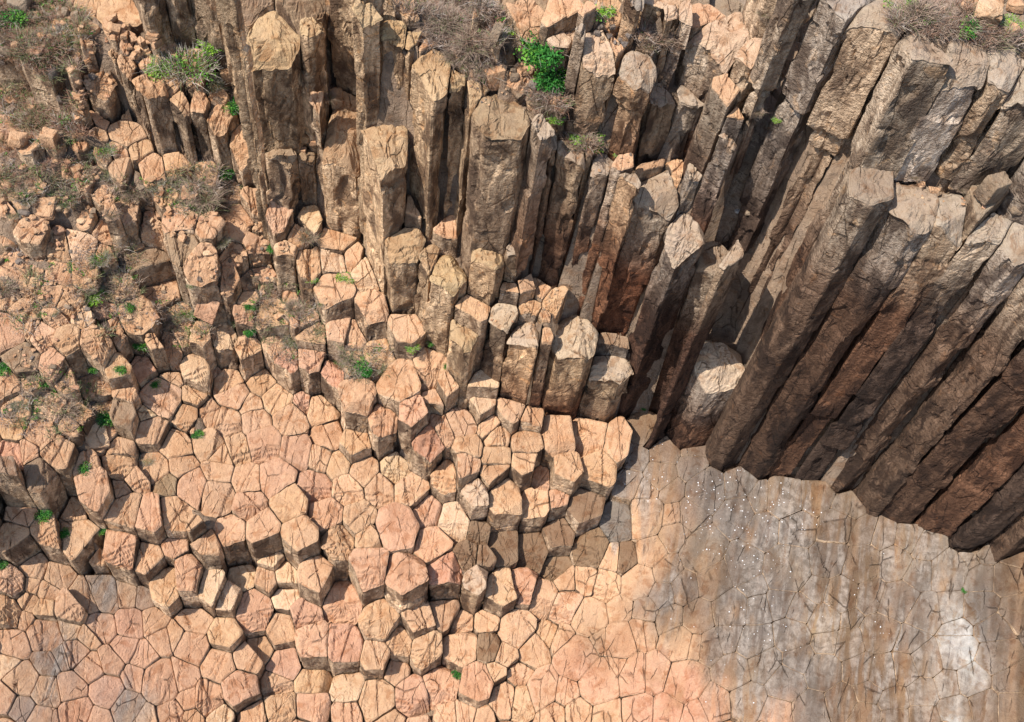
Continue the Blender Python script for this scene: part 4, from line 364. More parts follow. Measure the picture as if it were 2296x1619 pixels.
def outline(P, gap, n, cut=.13):
    """shrink, knock the corners off, resample"""
    c = P.mean(0); m = len(P); Q = []
    nx = np.roll(P, -1, 0); L = np.hypot(*(nx-P).T)
    A = 0.5*abs(sum(P[i][0]*nx[i][1]-nx[i][0]*P[i][1] for i in range(m))); rin = 2*A/L.sum()
    P = c+(P-c)*max(.5, 1-gap/max(rin, .1))
    nx = np.roll(P, -1, 0); pv = np.roll(P, 1, 0)
    for i in range(m):
        la = np.hypot(*(pv[i]-P[i])); lb = np.hypot(*(nx[i]-P[i])); ca = min(cut, .035/max(la, .01)); cb = min(cut, .035/max(lb, .01))
        a = P[i]+(pv[i]-P[i])*ca; b = P[i]+(nx[i]-P[i])*cb; Q += [a, (a+b)*.25+P[i]*.5, b]
    Q = np.array(Q); nq = np.roll(Q, -1, 0); L = np.hypot(*(nq-Q).T); s = np.concatenate([[0], np.cumsum(L)])
    t = np.linspace(0, s[-1], n, endpoint=False); k = np.clip(np.searchsorted(s, t, 'right')-1, 0, len(Q)-1)
    return Q[k]+(nq[k]-Q[k])*((t-s[k])/np.maximum(L[k], 1e-6))[:, None], ((k+1)//3) % m
FRA = np.array([1, .975, .94, .89, .81, .70, .57, .43, .28, .13])
def column_geo(i, P, base, flush=False):
    """one column: broken, weathered top over fluted sides; returns verts, quads, tris, attributes"""
    s = S_[i] if i < NS else dict(x=ALL[i][0], y=ALL[i][1], z=ZA[i], r=.45, d=0, k='f', t='L' if ALL[i][0] > 1 and ZA[i] > 15 else ('B' if ALL[i][0] > -3 and ZA[i] > 13 else 'A'))
    s['h_'] = z_h[i]; q = np.random.default_rng(i*13+5); k = s['k']; z0 = ZA[i]; H = z0-base; tall = s['d'] > 40
    n = 56 if not flush else 44
    gap = {'p': q.uniform(.004, .010), 'c': q.uniform(.006, .02), 'b': q.uniform(.03, .07), 'f': .02}[k]
    O, face = outline(P, gap, n, .13 if k != 'b' else .2); c = O.mean(0)
    # irregular outline
    on = np.column_stack([O*1.3, np.zeros(n)]); O = O+.05*np.column_stack([fbm(on, 3, 4, .6), fbm(on, 4, 4, .6)])   # neighbours share the same waviness
    if k == 'b': O = c+(O-c)*(1+.12*fbm(np.column_stack([O*1.7, np.full(n, i*3.7)]), 3, 3))[:, None]
    R = np.hypot(*(O-c).T).mean()
    V = []; side = []; edge = []
    tp = np.vstack([c+(O-c)*f for f in FRA]+[c[None]]); rad = np.concatenate([np.repeat(FRA, n), [0]])
    P3 = np.column_stack([tp, np.full(len(tp), z0)])
    if flush:
        rg = 1. if s['t'] in ('', 'P', 'R', 'Y') else .35; rel = tp-c; z = plane_z(tp)+q.uniform(-.03, .07)*rg+rel@q.normal(0, .05*rg, 2)-.10*rg*(rad**2)*R*q.uniform(0, .6)+(.022*fbm(P3*1.6, 5, 3)+.012*fbm(P3*7, 8, 2)) - (.02+.03*rg)*np.clip((rad-.93)/.07, 0, 1)**1.5
        for _ in range(int(q.integers(0, 4)*rg)):
            a = q.normal(.15, .35); dn = np.array([math.cos(a), math.sin(a)]); o_ = q.uniform(-.6, .6)*R; z -= .03*np.clip(1-abs(rel@dn-o_+.03*fbm(P3*3, 40, 2))/.03, 0, 1)
            if q.random() < .4: z -= np.where(rel@dn > o_, q.uniform(.02, .07), 0)
    else:
        rho = c/np.hypot(*c); rel = tp-c; g = GRAD[i]+q.normal(0, .035 if k == 'c' else .22, 2) if i < NS else rho*.2
        z = z0+rel@g
        if k == 'b' or q.random() < .5: z += .10*R*fbm(P3*1.3, 9, 2)
        for _ in range(int(q.integers(3, 7)) if tall else int(q.integers(1, 4)) if k != 'f' else 1):           # corners broken away along joint planes
            a = q.uniform(0, 6.28); dn = np.array([math.cos(a), math.sin(a)]); o_ = q.uniform(.2 if tall else .5, .98)*R; sl = q.uniform(.2, 1.3)
            z = np.minimum(z, z0+o_*(dn@g)+rel@g*.6-(rel@dn-o_)*sl+.05)
        if k != 'b' and q.random() < (.55 if s['t'] in 'K' and s['t'] else .22):   # flaked in thin beds
            st = q.uniform(.05, .10); dn = rho; ph = rel@(-dn)*q.uniform(.5, .9)+.12*fbm(P3*2.2, 31, 3); z = z-np.clip(np.floor(ph/st)*st, 0, .5)
        if tall: z += .09*fbm(P3*2.4, 15, 3)+np.floor(2.2*fbm(P3*1.6, 16, 2))*.07
        z += .018*fbm(P3*5, 12, 3)+.03*fbm(P3*2, 14, 2)
        for _ in range(int(q.integers(1, 6))):                             # open cracks
            a = q.normal(.15, .4); dn = np.array([math.cos(a), math.sin(a)]); o_ = q.uniform(-.6, .6)*R
            dd = abs(rel@dn-o_+.03*fbm(P3*3, 40, 2)); z -= .035*np.clip(1-dd/.03, 0, 1)
            if q.random() < .3: z -= np.where(rel@dn > o_, q.uniform(.02, .09), 0)
        bev = .032 if k == 'c' else .09
        z -= bev*np.clip((rad-.88)/.12, 0, 1)**2*(1+.5*fbm(P3*3, 21, 2))
    V.append(np.column_stack([tp, z])); m = len(FRA)
    side += [np.clip((rad-.985)/.015, 0, 1)*.4]; edge += [np.clip((rad-.35)/.6, 0, 1)]
    quads = []; ar = np.arange(n); ar1 = (ar+1) % n
    for r in range(m-1):
        a = r*n; b = (r+1)*n; quads.append(np.column_stack([a+ar, a+ar1, b+ar1, b+ar]))
    tris = np.column_stack([(m-1)*n+ar, (m-1)*n+ar1, np.full(n, m*n)])
    # sides
    ze = z[:n]; off = len(tp)
    step = .12 if H > 3 else .10; deps = [.03, .07]
    while deps[-1] < H+.3: deps.append(deps[-1]+(step if deps[-1] < 14 else .2))
    if flush: deps = [.04, .12, .3]
    dv = np.array(deps); nr = len(dv)
    zz = ze[None]-dv[:, None]; zz[-1] = np.minimum(zz[-1], base)
    out = (O-c)/np.maximum(np.hypot(*(O-c).T), 1e-3)[:, None]
    SP = np.column_stack([np.tile(O, (nr, 1)), zz.ravel()])
    am = .018+.014*min(H, 2) if not flush else .01
    if tall and s['x'] > -1: am = .055
    e = am*fbm(SP*np.array([2.6, 2.6, .75]), 51, 4)+am*.55*fbm(SP*np.array([6, 6, 3]), 53, 3)
    zf = zz.ravel(); lvl = z0-.2; done = False; sh = np.zeros((len(zf), 2))
    if not flush and H > .7:                                              # cross joints split it into drums
        while True:
            lvl -= q.uniform(.45, 1.5) if not tall else (q.uniform(.6, 2.4) if lvl > 19 else q.uniform(1, 4.5))
            if z0 > 24.9 and 5 < s['x'] < 9 and 20.5 < lvl < 22.5 and tall and not done: done = True; lvl = 21.3+.25*(s['y']-21)   # the long bedding joint of the cliff
            if lvl < base: break
            jl = lvl+.10*fbm(np.column_stack([SP[:, :2]*1.2, np.full(len(SP), lvl)]), 60, 2)
            big = tall and abs(lvl-21.3) < .6 and z0 > 24.9; e -= (.05 if not big else .22)*np.clip(1-abs(zf-jl)/(.05 if not big else .13), 0, 1); so_ = q.normal(0, .02 if not tall else .05, 2)-(out.mean(0)*0)
            e += np.where(zf < jl, -.16 if big else q.normal(0, .012 if not tall else .035), 0)
            sh += np.where((zf < jl)[:, None], so_[None], 0)
    if tall:                                                              # spalled plates
        sp_n = fbm(SP*np.array([1.1, 1.1, .5]), 71, 3, .45); e -= .10*np.clip((sp_n-.16)/.03, 0, 1)+.07*np.clip((-sp_n-.24)/.03, 0, 1)
    if not flush: e += .03*np.clip(1-(np.repeat(dv, n))/.12, 0, 1)*-1+.0
    pos = SP.copy(); pos[:, :2] += np.tile(out, (nr, 1))*e[:, None]+sh
    V.append(pos); side.append(np.repeat(np.clip(dv/.05, .4, 1), n)); edge.append(np.ones(len(pos)))
    prev = ar; 
    for r in range(nr):
        b = off+r*n; quads.append(np.column_stack([prev[ar1], prev[ar], b+ar, b+ar1])); prev = b+ar
    V = np.vstack(V); side = np.concatenate(side); edge = np.concatenate(edge)
    T = np.array(TON.get(s['t'] or 'A')); T = T*(1+q.normal(0, .05))*np.array([1, 1+q.normal(0, .012), 1+q.normal(0, .02)])
    N = len(V); zz_ = V[:, 2]; one = np.ones(N)[:, None]
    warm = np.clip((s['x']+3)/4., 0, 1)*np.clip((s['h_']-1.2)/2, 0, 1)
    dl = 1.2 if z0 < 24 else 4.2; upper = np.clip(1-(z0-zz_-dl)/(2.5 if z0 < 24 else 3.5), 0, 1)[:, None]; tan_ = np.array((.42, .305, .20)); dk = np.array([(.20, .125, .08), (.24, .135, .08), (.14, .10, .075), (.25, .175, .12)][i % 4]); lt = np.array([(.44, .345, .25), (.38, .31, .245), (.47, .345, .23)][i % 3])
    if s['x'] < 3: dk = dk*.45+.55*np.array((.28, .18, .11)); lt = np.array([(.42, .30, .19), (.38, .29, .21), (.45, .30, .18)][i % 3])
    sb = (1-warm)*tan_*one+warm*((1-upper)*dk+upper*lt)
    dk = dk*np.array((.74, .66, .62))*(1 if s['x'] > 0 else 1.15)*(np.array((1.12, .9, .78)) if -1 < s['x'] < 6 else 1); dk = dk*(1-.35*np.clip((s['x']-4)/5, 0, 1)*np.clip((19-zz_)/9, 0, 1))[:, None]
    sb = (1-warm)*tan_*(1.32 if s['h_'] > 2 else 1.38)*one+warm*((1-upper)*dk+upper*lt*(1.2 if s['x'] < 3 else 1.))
    if s['t'] == 'O': sb = sb*np.array([1.08, 1.05, .98])
    if s['t'] in ('B', 'D'): sb = sb*.85
    if tall and s['x'] > -1: T = T*.55+.45*np.array((.50, .40, .31))
    fr = np.random.default_rng(i*5+1).normal(1, .20 if s['h_'] > 1.5 else .10, 12).clip(.55, 1.5)
    fv = fr[face % 12]; fv = (fv+np.roll(fv, 1)+np.roll(fv, -1))/3
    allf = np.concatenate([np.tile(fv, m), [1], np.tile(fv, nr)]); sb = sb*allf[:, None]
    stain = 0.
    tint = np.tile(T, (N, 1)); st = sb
    return V, np.vstack(quads), tris, tint, st, np.column_stack([side, edge, np.full(N, stain), np.zeros(N)])
def region_masks(V):
    """where the platform is stained grey and where it is flecked with droppings"""
    def blob(px, py, rx, ry): return np.exp(-(((V[:, 0]-px)/rx)**2+((V[:, 1]-py)/ry)**2))
    return blob
z_h = [float(ZA[i]-ZA[np.hypot(*(ALL-ALL[i]).T) < 1.9].min()) for i in range(len(ALL))]
parts_p = []; parts_f = []; COL = {}
for i in range(len(ALL)):
    P = cell(i)
    if P is None: continue
    d = np.hypot(*(ALL-ALL[i]).T); near = ZA[d < 1.9]; base = near.min()-.7
    if i >= NS:
        parts_f.append(column_geo(i, P, base)); continue
    if isp[i]: parts_p.append((i, column_geo(i, P, base, True))); continue
    g = column_geo(i, P, base); S_[i]['nsides'] = len(P); S_[i]['h'] = ZA[i]-near.min()
    V, Q, T, tint, st, aux = g
    org = np.array([S_[i]['x'], S_[i]['y'], base])
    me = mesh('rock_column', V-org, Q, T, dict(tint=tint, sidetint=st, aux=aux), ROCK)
    COL[i] = obj('rock_column', me, loc=org)
def join(parts, name):
    o = 0; VV = []; QQ = []; TT = []; A = []; B = []; X = []
    for V, Q, T, a, b, x in parts: VV.append(V); QQ.append(Q+o); TT.append(T+o); A.append(a); B.append(b); X.append(x); o += len(V)
    return np.vstack(VV), np.vstack(QQ), np.vstack(TT), np.vstack(A), np.vstack(B), np.vstack(X)
def smask(V):
    # grey water stain: centre line world points measured on the platform
    m = np.zeros(len(V))
    for px, py, rx, ry in STAIN: m = np.maximum(m, np.exp(-(((V[:, 0]-px)/rx)**2+((V[:, 1]-py)/ry)**2)))
    f = np.zeros(len(V))
    for px, py, rx, ry, a in FLECK: f = np.maximum(f, a*np.exp(-(((V[:, 0]-px)/rx)**2+((V[:, 1]-py)/ry)**2)))
    return m, f
V, Q, T, a, b, x = join([p for _, p in parts_p], 'p'); m, f = smask(V)
pc = np.array([TON[S_[i]['t'] or 'A'] for i in range(NS) if isp[i]]); pq = XY[isp]; acc = np.zeros((len(V), 3))
wq = V[:, :2]+.55*np.column_stack([fbm(V*np.array([1.6, .8, .5]), 91, 4, .6), fbm(V*np.array([1.6, .8, .5]), 92, 4, .6)])
for s0 in range(0, len(V), 20000):
    W = np.exp(-((wq[s0:s0+20000, None]-pq[None])**2).sum(2)/(2*.46**2))+1e-9; acc[s0:s0+20000] = (W@pc)/W.sum(1)[:, None]
own = np.where(V[:, 0] > 3, .12, .4)[:, None]; a = a*own+acc*(1-own)
wv_ = np.clip((a[:, 2:3]-.22)/.16, 0, 1)*(V[:, :1] > 10); nz_ = fbm(V*np.array([5.5, .9, .5]), 95, 4, .65)[:, None]+.5*fbm(V*6, 96, 3)[:, None]
a = np.where(wv_ > 0, np.array(TON['K'])*(1-wv_)+wv_*np.where(nz_ > -.2, np.array(TON['W'])*(.8+.5*nz_), np.array((.36, .28, .21))), a)
sk = np.clip(.5+2.2*fbm(V*np.array([2.6, .5, .3]), 97, 4, .6), 0, 1)[:, None]*(V[:, :1] > 6); a = a*(1-.5*sk)+.5*sk*a*np.array([(1.25, 1.2, 1.2)])*.9
ok_ = np.clip(3*fbm(V*np.array([1.5, .8, .5]), 98, 4, .6)-.5, 0, 1)[:, None]*(V[:, :1] > 6); a = a*(1-.6*ok_)+.6*ok_*np.array((.36, .20, .095))
deep = np.clip((V[:, :1]-5)/3, 0, 1); st2 = np.clip(.5+3*fbm(V*np.array([4.5, .45, .3]), 99, 4, .6), 0, 1)[:, None]; a = a*(1-deep*np.clip((.58-a[:, :1])/.3, 0, 1)*(.10+.33*st2)); x[:, 2] = m*.75; x[:, 3] = f
tag(obj('rock_platform', mesh('rock_platform', V, Q, T, dict(tint=a, sidetint=b, aux=x), ROCK)), kind='structure')
V, Q, T, a, b, x = join(parts_f, 'f')
tag(obj('bedrock', mesh('bedrock', V, Q, T, dict(tint=a, sidetint=b, aux=x), ROCK)), kind='structure')
# ground under everything
gx = np.arange(lo[0], hi[0], .3); gy = np.arange(lo[1], hi[1], .3); GX, GY = np.meshgrid(gx, gy); gp = np.column_stack([GX.ravel(), GY.ravel()])
gz = np.zeros(len(gp))
for t in range(len(gp)):
    d = np.hypot(*(ALL-gp[t]).T); o_ = np.argpartition(d, 4)[:4]; nn = o_[np.argmin(d[o_])]
    gz[t] = (ZA[o_].mean()-.10) if nn < NS and S_[nn]['k'] == 'b' and np.ptp(ZA[o_]) < 1.2 else ZA[o_].min()-.30-.1*min(d[o_].min(), 1)
gz = gz+.1*fbm(np.column_stack([gp*1.5, gz]), 77, 3)
W_ = len(gx); ii = np.arange(len(gp)).reshape(len(gy), W_); q_ = np.column_stack([ii[:-1, :-1].ravel(), ii[:-1, 1:].ravel(), ii[1:, 1:].ravel(), ii[1:, :-1].ravel()])
tag(obj('ground', mesh('ground', np.column_stack([gp, gz]), q_, None, dict(tint=np.tile(np.array((.33, .24, .17)), (len(gp), 1)), sidetint=np.tile(np.array((.28, .19, .125)), (len(gp), 1)), aux=np.tile(np.array((.5, .5, 0, 0)), (len(gp), 1))), ROCK, True)), kind='structure')
# ------------------------------------------------------------------ names and labels of the columns
def proj(x, y, z):
    c = RC.T @ np.array([x, y, z-HC]); return np.array([1148-FPX*c[0]/c[2], 809.5+FPX*c[1]/c[2]])
LAND = [(1215,130,'leafy green shrub on the upper ledge'),(208,980,'square tilted pale slab'),(465,690,'upright reddish slab'),(420,135,'wide bush below the top wall'),
 (230,200,'lone upright block beside the scrub'),(683,310,'round stone on the ledge'),(855,345,'broad slanting pale column top'),(1625,810,'pale stub at the cliff foot'),
 (1028,1512,'small green plant near the bottom'),(800,810,'grass clump in the picture centre-left'),(885,600,'tall square-cut pillar'),(1285,745,'big dome-topped column'),
 (1400,915,'dark notch at the cliff foot'),(1830,345,'long horizontal cliff joint'),(2212,430,'pale boulder on the right ledge'),(235,1310,'grey stain at lower left'),
 (2060,25,'green mat at the top right'),(1040,90,'dry grass slope'),(440,420,'large dry bush on the left slope'),(583,1160,'clean-cut pillar in the pavement'),
 (772,1440,'twin pink column tops'),(1200,1180,'long dark step in the middle'),(95,1155,'green tuft under the left stack'),(445,975,'green tuft in the flat pavement'),
 (1310,310,'lime creeper on the middle ledge'),(98,468,'leaning plate above the blocks'),(650,1010,'dark hole in the flat pavement'),(1480,430,'speckled white column top'),(210,660,'green weeds in the left blocks'),
 (590,640,'dry tuft in a hollow'),(1000,1420,'brown chipped block'),(620,150,'giant column of the upper wall')]
COLW = dict(A='tan', P='pinkish tan', R='pink', Y='pale cream', O='orange-brown', B='brown', D='dark brown', G='grey', K='brown', L='pale grey-brown', W='white')
NUM = {3: 'three', 4: 'four', 5: 'five', 6: 'six', 7: 'seven', 8: 'eight'}
ORD = ['nearest', 'second', 'third', 'fourth', 'fifth', 'sixth', 'seventh', 'eighth', 'ninth', 'tenth', 'eleventh', 'twelfth', 'thirteenth', 'fourteenth']
DIRS = ['right of', 'below right of', 'below', 'below left of', 'left of', 'above left of', 'above', 'above right of']
INFO = {}
for i in COL:
    s = S_[i]; p = proj(s['x'], s['y'], s['z']); h = s.get('h', 0)
    kind = 'b' if s['k'] == 'b' else ('t' if h > 2.2 else 'c')
    INFO[i] = [kind, p, h, s['r']]
low = [i for i in INFO if INFO[i][0] == 'c']; low.sort(key=lambda i: -(S_[i]['r']*(S_[i]['r']+min(INFO[i][2], 1.5)*.4)))
REST = low[300:]
slots = {}
for i in INFO:
    if i in REST: continue
    kind, p, h, r = INFO[i]; q = np.clip(p, (15, 15), (2280, 1600)); best = min(LAND, key=lambda L: math.hypot(L[0]-q[0], L[1]-q[1]))
    dx, dy = q[0]-best[0], q[1]-best[1]; sec = int(round(math.atan2(dy, dx)/(math.pi/4))) % 8; slots.setdefault((best[2], sec, kind), []).append((math.hypot(dx, dy), i))
CATN = dict(t=('cliff_column', 'cliff column', 'tall columns of the cliff walls'), c=('rock_column', 'rock column', 'low stepped columns of the terraces'), b=('weathered_block', 'rock block', 'broken blocks of the slope'))
for (land, sec, kind), L in slots.items():
    L.sort()
    for k, (dd, i) in enumerate(L):
        o = COL[i]; s = S_[i]; nm, cat, grp = CATN[kind]; o.name = nm; o.data.name = nm
        tone = COLW[s['t'] or 'A']; sh = NUM.get(s.get('nsides', 6), 'six')+'-sided' if kind != 'b' else 'angular'
        if dd < 22: lab = '%s %s %s forming the %s' % (tone, sh, cat, land)
        else: lab = '%s %s %s, %s one %s the %s' % (tone, sh, cat, ORD[min(k, 13)], DIRS[sec], land)
        tag(o, lab, cat, grp)
# columns past the three hundred largest become one heap of broken ground
if REST:
    obs = [COL[i] for i in REST]; off = 0; P_ = []; Vs, Qs, Ts, A1, A2, A3 = [], [], [], [], [], []
    for o in obs:
        me = o.data; nv = len(me.vertices); v = np.empty(nv*3, np.float32); me.vertices.foreach_get('co', v); v = v.reshape(-1, 3)+np.array(o.location)
        for nmz, A in (('tint', A1), ('sidetint', A2), ('aux', A3)):
            c = np.empty(nv*4, np.float32); me.attributes[nmz].data.foreach_get('color', c); A.append(c.reshape(-1, 4))
        for pl in me.polygons:
            (Qs if len(pl.vertices) == 4 else Ts).append([k+off for k in pl.vertices])
        Vs.append(v); off += nv
        bpy.data.objects.remove(o); bpy.data.meshes.remove(me)
    tag(obj('broken_columns', mesh('broken_columns', np.vstack(Vs), np.array(Qs), np.array(Ts), dict(tint=np.vstack(A1), sidetint=np.vstack(A2), aux=np.vstack(A3)), ROCK)), 'many small broken column stubs wedged between the larger ones', 'rubble', kind='stuff')
    for i in REST: COL.pop(i)
# ------------------------------------------------------------------ putting things on the rock
bpy.context.view_layer.update(); DG = bpy.context.evaluated_depsgraph_get()
def hit(u, v):
    d = RC @ np.array([u-1148, -(v-809.5), -FPX]); d /= np.linalg.norm(d)
    ok, loc, nor, idx, ob, mx = C.ray_cast(DG, Vector((0, 0, HC)), Vector(d)); 
    dep = (Vector(loc)-Vector((0, 0, HC))).length if ok else 45
    return (np.array(loc), np.array(nor), dep) if ok else (None, None, dep)
# ------------------------------------------------------------------ loose stones
def icos(n=3):
    import bmesh
    b = bmesh.new(); bmesh.ops.create_icosphere(b, subdivisions=n, radius=1); v = np.array([x.co[:] for x in b.verts]); f = np.array([[y.index for y in x.verts] for x in b.faces]); b.free(); return v, f
IV, IF = icos(5); IV2, IF2 = icos(3)
def stone(seed, dims, tone='A', rough=.05, planes=9, box=False, lo=False):
    """angular boulder: a ball cut by joint planes, then worn"""
    q = np.random.default_rng(seed); V, F_ = (IV2, IF2) if lo else (IV, IF)
    V = V/np.linalg.norm(V, axis=1)[:, None]
    nn = q.normal(size=(planes, 3)); nn /= np.linalg.norm(nn, axis=1)[:, None]; hh = q.uniform(.66, .95, planes)
    ax = np.vstack([np.eye(3), -np.eye(3)])+q.normal(0, .10 if box else .16, (6, 3)); ax /= np.linalg.norm(ax, axis=1)[:, None]
    nn = np.vstack([nn, ax]); hh = np.concatenate([hh if not box else hh+.35, np.full(6, .62 if box else .72)])
    t = V@nn.T; t = np.where(t > .05, hh/np.maximum(t, .05), 9); R = np.sort(t, axis=1); r = -np.log(np.exp(-R[:, :3]*26).sum(1))/26
    P = V*r[:, None]; P = P+V*(rough*fbm(P*3+seed, 5, 3)+rough*.5*fbm(P*9+seed, 6, 2))[:, None]; P = P*np.array(dims)
    n = len(P); T = np.array(TON[tone])*(1+q.normal(0, .05)); up = np.clip(.5-V[:, 2], 0, 1)
    c = dict(tint=np.tile(T, (n, 1)), sidetint=np.tile(T*.75, (n, 1)), aux=np.column_stack([up*.8, np.full(n, .6), np.zeros(n), np.zeros(n)]))
    return P, F_, c
def put_stone(u, v, w, h, t, tone, label, seed, rot=(0, 0, 0), box=False, name='boulder', cat='boulder', group=None, sink=.25):
    """w, h, t: half sizes in frame pixels at that place"""
    loc, nor, dep = hit(u, v)
    if loc is None: return None
    k = dep/FPX; P, F_, c = stone(seed, (w*k, t*k, h*k), tone, box=box, planes=4 if box else 9)
    o = obj(name, mesh(name, P, np.zeros((0, 4), int), F_, c, ROCK)); o.rotation_euler = [math.radians(a) for a in rot]; o.location = loc+np.array([0, 0, min(h, t)*k*(1-sink)])
    tag(o, label, cat, group); return o
put_stone(208, 985, 50, 12, 40, 'Y', 'pale square slab lying tilted beside the bright green tuft', 11, (22, 8, 32), True, 'fallen_slab', 'slab')
put_stone(467, 705, 36, 42, 14, 'P', 'upright reddish tan slab propped against the stepped columns', 12, (-42, 8, -10), True, 'leaning_slab', 'slab', sink=-.5)
put_stone(98, 470, 38, 9, 34, 'A', 'tan plate tilted over the blocks of the left slope', 13, (26, -6, 10), True, 'leaning_plate', 'slab')
put_stone(513, 195, 15, 32, 13, 'A', 'tan upright pinnacle standing right of the wide bush', 14, (0, -4, 20), True, 'rock_pinnacle', 'pinnacle', sink=-1.0)
put_stone(683, 316, 17, 13, 14, 'O', 'round orange-brown stone resting on the ledge under the giant column', 15)
put_stone(706, 324, 11, 9, 9, 'A', 'smaller round stone touching the round orange-brown one', 16)
put_stone(676, 338, 17, 6, 10, 'A', 'flat stone under the round orange-brown one', 17, box=True)
put_stone(1108, 95, 16, 45, 9, 'L', 'long pale slab leaning in the dry grass slope', 18, (-25, 14, -6), True, 'leaning_slab', 'slab', sink=-1.2)
put_stone(1182, 165, 17, 20, 14, 'A', 'tan boulder against the left edge of the green shrub', 19)
put_stone(1196, 198, 16, 14, 13, 'G', 'grey boulder under the green shrub', 20)
put_stone(1120, 152, 20, 7, 9, 'G', 'grey flat stone above the slope of pale rubble', 21, (0, 10, -25), True)
put_stone(1152, 178, 14, 9, 11, 'L', 'pale broken stone between the grass and green shrub', 22, (0, 5, 20), True)
put_stone(1157, 216, 17, 8, 8, 'L', 'pale oblong stone below the green shrub, tip pointing down right', 23, (0, 20, -30), True)
put_stone(1105, 195, 28, 34, 22, 'A', 'large tan block standing at the brink left of the shrub', 24, (0, 5, 30), True, sink=-.3)
put_stone(2063, 416, 12, 6, 8, 'A', 'small tan stone on the right ledge, left of two', 25, box=True)
put_stone(2092, 430, 16, 7, 9, 'A', 'flat tan stone on the right ledge, right of two', 26, box=True)
put_stone(2276, 478, 14, 9, 10, 'L', 'pale stone by the right edge of the picture', 27, box=True)
put_stone(2205, 42, 34, 26, 28, 'Y', 'large cream boulder among the weeds at top right', 28)
put_stone(2215, 3, 34, 14, 18, 'A', 'tan boulder cut by the top edge at right', 29)
put_stone(2270, 22, 22, 16, 18, 'A', 'tan boulder in the top right corner', 30)
put_stone(1655, 478, 13, 9, 10, 'W', 'bright white broken cap on the dark cliff column', 31)
put_stone(1677, 480, 8, 6, 7, 'L', 'pale chip right of the bright white cap', 32)
put_stone(2212, 445, 34, 44, 28, 'L', 'pale boulder standing on the right ledge', 33, (0, 8, 25), True, sink=-.1)
put_stone(50, 20, 26, 20, 22, 'L', 'large pale boulder in the top left scrub', 34)
put_stone(150, 36, 11, 18, 10, 'L', 'upright pale boulder right of the large one in the top left scrub', 35)
put_stone(171, 44, 10, 16, 9, 'L', 'narrow pale boulder beside the wall blocks at top left', 36)
put_stone(121, 172, 15, 18, 13, 'G', 'grey boulder alone in the middle of the rusty scrub', 37)
put_stone(135, 225, 9, 12, 9, 'G', 'small grey stone sunk in scrub below the lone grey boulder', 38)
put_stone(14, 118, 14, 14, 12, 'L', 'pale boulder at the left edge, upper', 39)
put_stone(10, 145, 8, 9, 8, 'G', 'small grey boulder at the left edge under the pale one', 40)
put_stone(44, 327, 22, 20, 18, 'A', 'rounded tan boulder below the scrub, left of a pair', 41)
put_stone(116, 322, 24, 26, 20, 'A', 'blocky tan boulder below the scrub, right of a pair', 42, box=True)
put_stone(30, 55, 9, 8, 8, 'L', 'small pale stone by the dark green bush at top left', 43)
q = np.random.default_rng(77)
def cluster(pts, grp, lab, tone, r0, r1, name='stone', cat='stone'):
    for k, (u, v) in enumerate(pts):
        r = q.uniform(r0, r1); put_stone(u, v, r*q.uniform(.9, 1.5), r*q.uniform(.5, .9), r*q.uniform(.7, 1.1), tone, lab, 200+k+int(u), (q.uniform(-25, 25), q.uniform(-25, 25), q.uniform(0, 360)), q.random() < .6, name, cat, grp)
cluster([(280,84),(300,92),(318,100),(336,96),(352,104),(290,110),(312,118),(334,122),(366,110),(262,72),(345,88),(250,52),(246,66),(300,132)], 'stones piled at the foot of the top wall', 'tan stone in the pile above the wide bush', 'A', 7, 15)
cluster([(1345,62),(1358,70),(1372,66),(1384,80),(1366,84),(1392,92),(1400,104),(1350,50),(1378,98),(1410,84),(1338,78),(1388,62)], 'pale rubble below the twiggy creeper', 'pale grey stone in the rubble beneath the twiggy creeper', 'G', 4.5, 9)
cluster([(1076,150),(1082,168),(1094,160),(1140,200),(1132,186),(1066,158),(1150,160)], 'stones at the brink left of the shrub', 'small pale stone at the brink beside the large tan block', 'L', 4, 8)
cluster([(178,150),(184,168),(176,186),(186,204),(178,222),(182,240),(172,130),(186,256),(176,270),(198,140),(206,122),(160,160)], 'stacked stones left of the lone block', 'tan stone in the stack left of the lone upright block', 'A', 7, 12)
cluster([(352,450),(366,462),(340,470),(380,474),(356,486),(330,440),(112,424),(98,418),(78,438),(470,470),(484,482),(462,492),(148,448)], 'stones strewn below the dry bushes', 'small tan stone strewn on the left slope below the bushes', 'A', 5, 10)
cluster([(560,560),(548,572),(535,585),(520,560),(545,545),(575,590),(610,700),(625,712),(500,660),(590,660)], 'stones in the hollows of the middle slope', 'small tan stone in a hollow of the middle slope', 'A', 5, 11)
# ------------------------------------------------------------------ plants
def blades(q, n, R, L, wd, lean=.8, seg=3):
    """n arching blades around a tuft's root"""
    a = q.uniform(0, 2*math.pi, n); rr = R*np.sqrt(q.uniform(0, 1, n)); root = np.column_stack([rr*np.cos(a), rr*np.sin(a), np.zeros(n)])
    b = a+q.normal(0, .9, n); le = L*q.uniform(.45, 1.1, n); ln = np.abs(q.normal(lean*.6, .35, n))*(0.35+rr/R)
    t = np.linspace(0, 1, seg+1); ctr = root[:, None]+np.stack([np.cos(b)[:, None]*(ln*le)[:, None]*t**1.5, np.sin(b)[:, None]*(ln*le)[:, None]*t**1.5, le[:, None]*(t-.35*np.minimum(ln, 1.4)[:, None]*t*t)], 2)
    sd = np.column_stack([-np.sin(b+q.normal(0, .6, n)), np.cos(b), q.normal(0, .3, n)]); w = wd*(1-.85*t)
    V = np.stack([ctr-sd[:, None]*w[None, :, None], ctr+sd[:, None]*w[None, :, None]], 2).reshape(-1, 3)
    base = (np.arange(n)*(seg+1)*2)[:, None]+np.arange(seg)[None]*2; base = base.ravel()
    return V, np.column_stack([base, base+1, base+3, base+2])
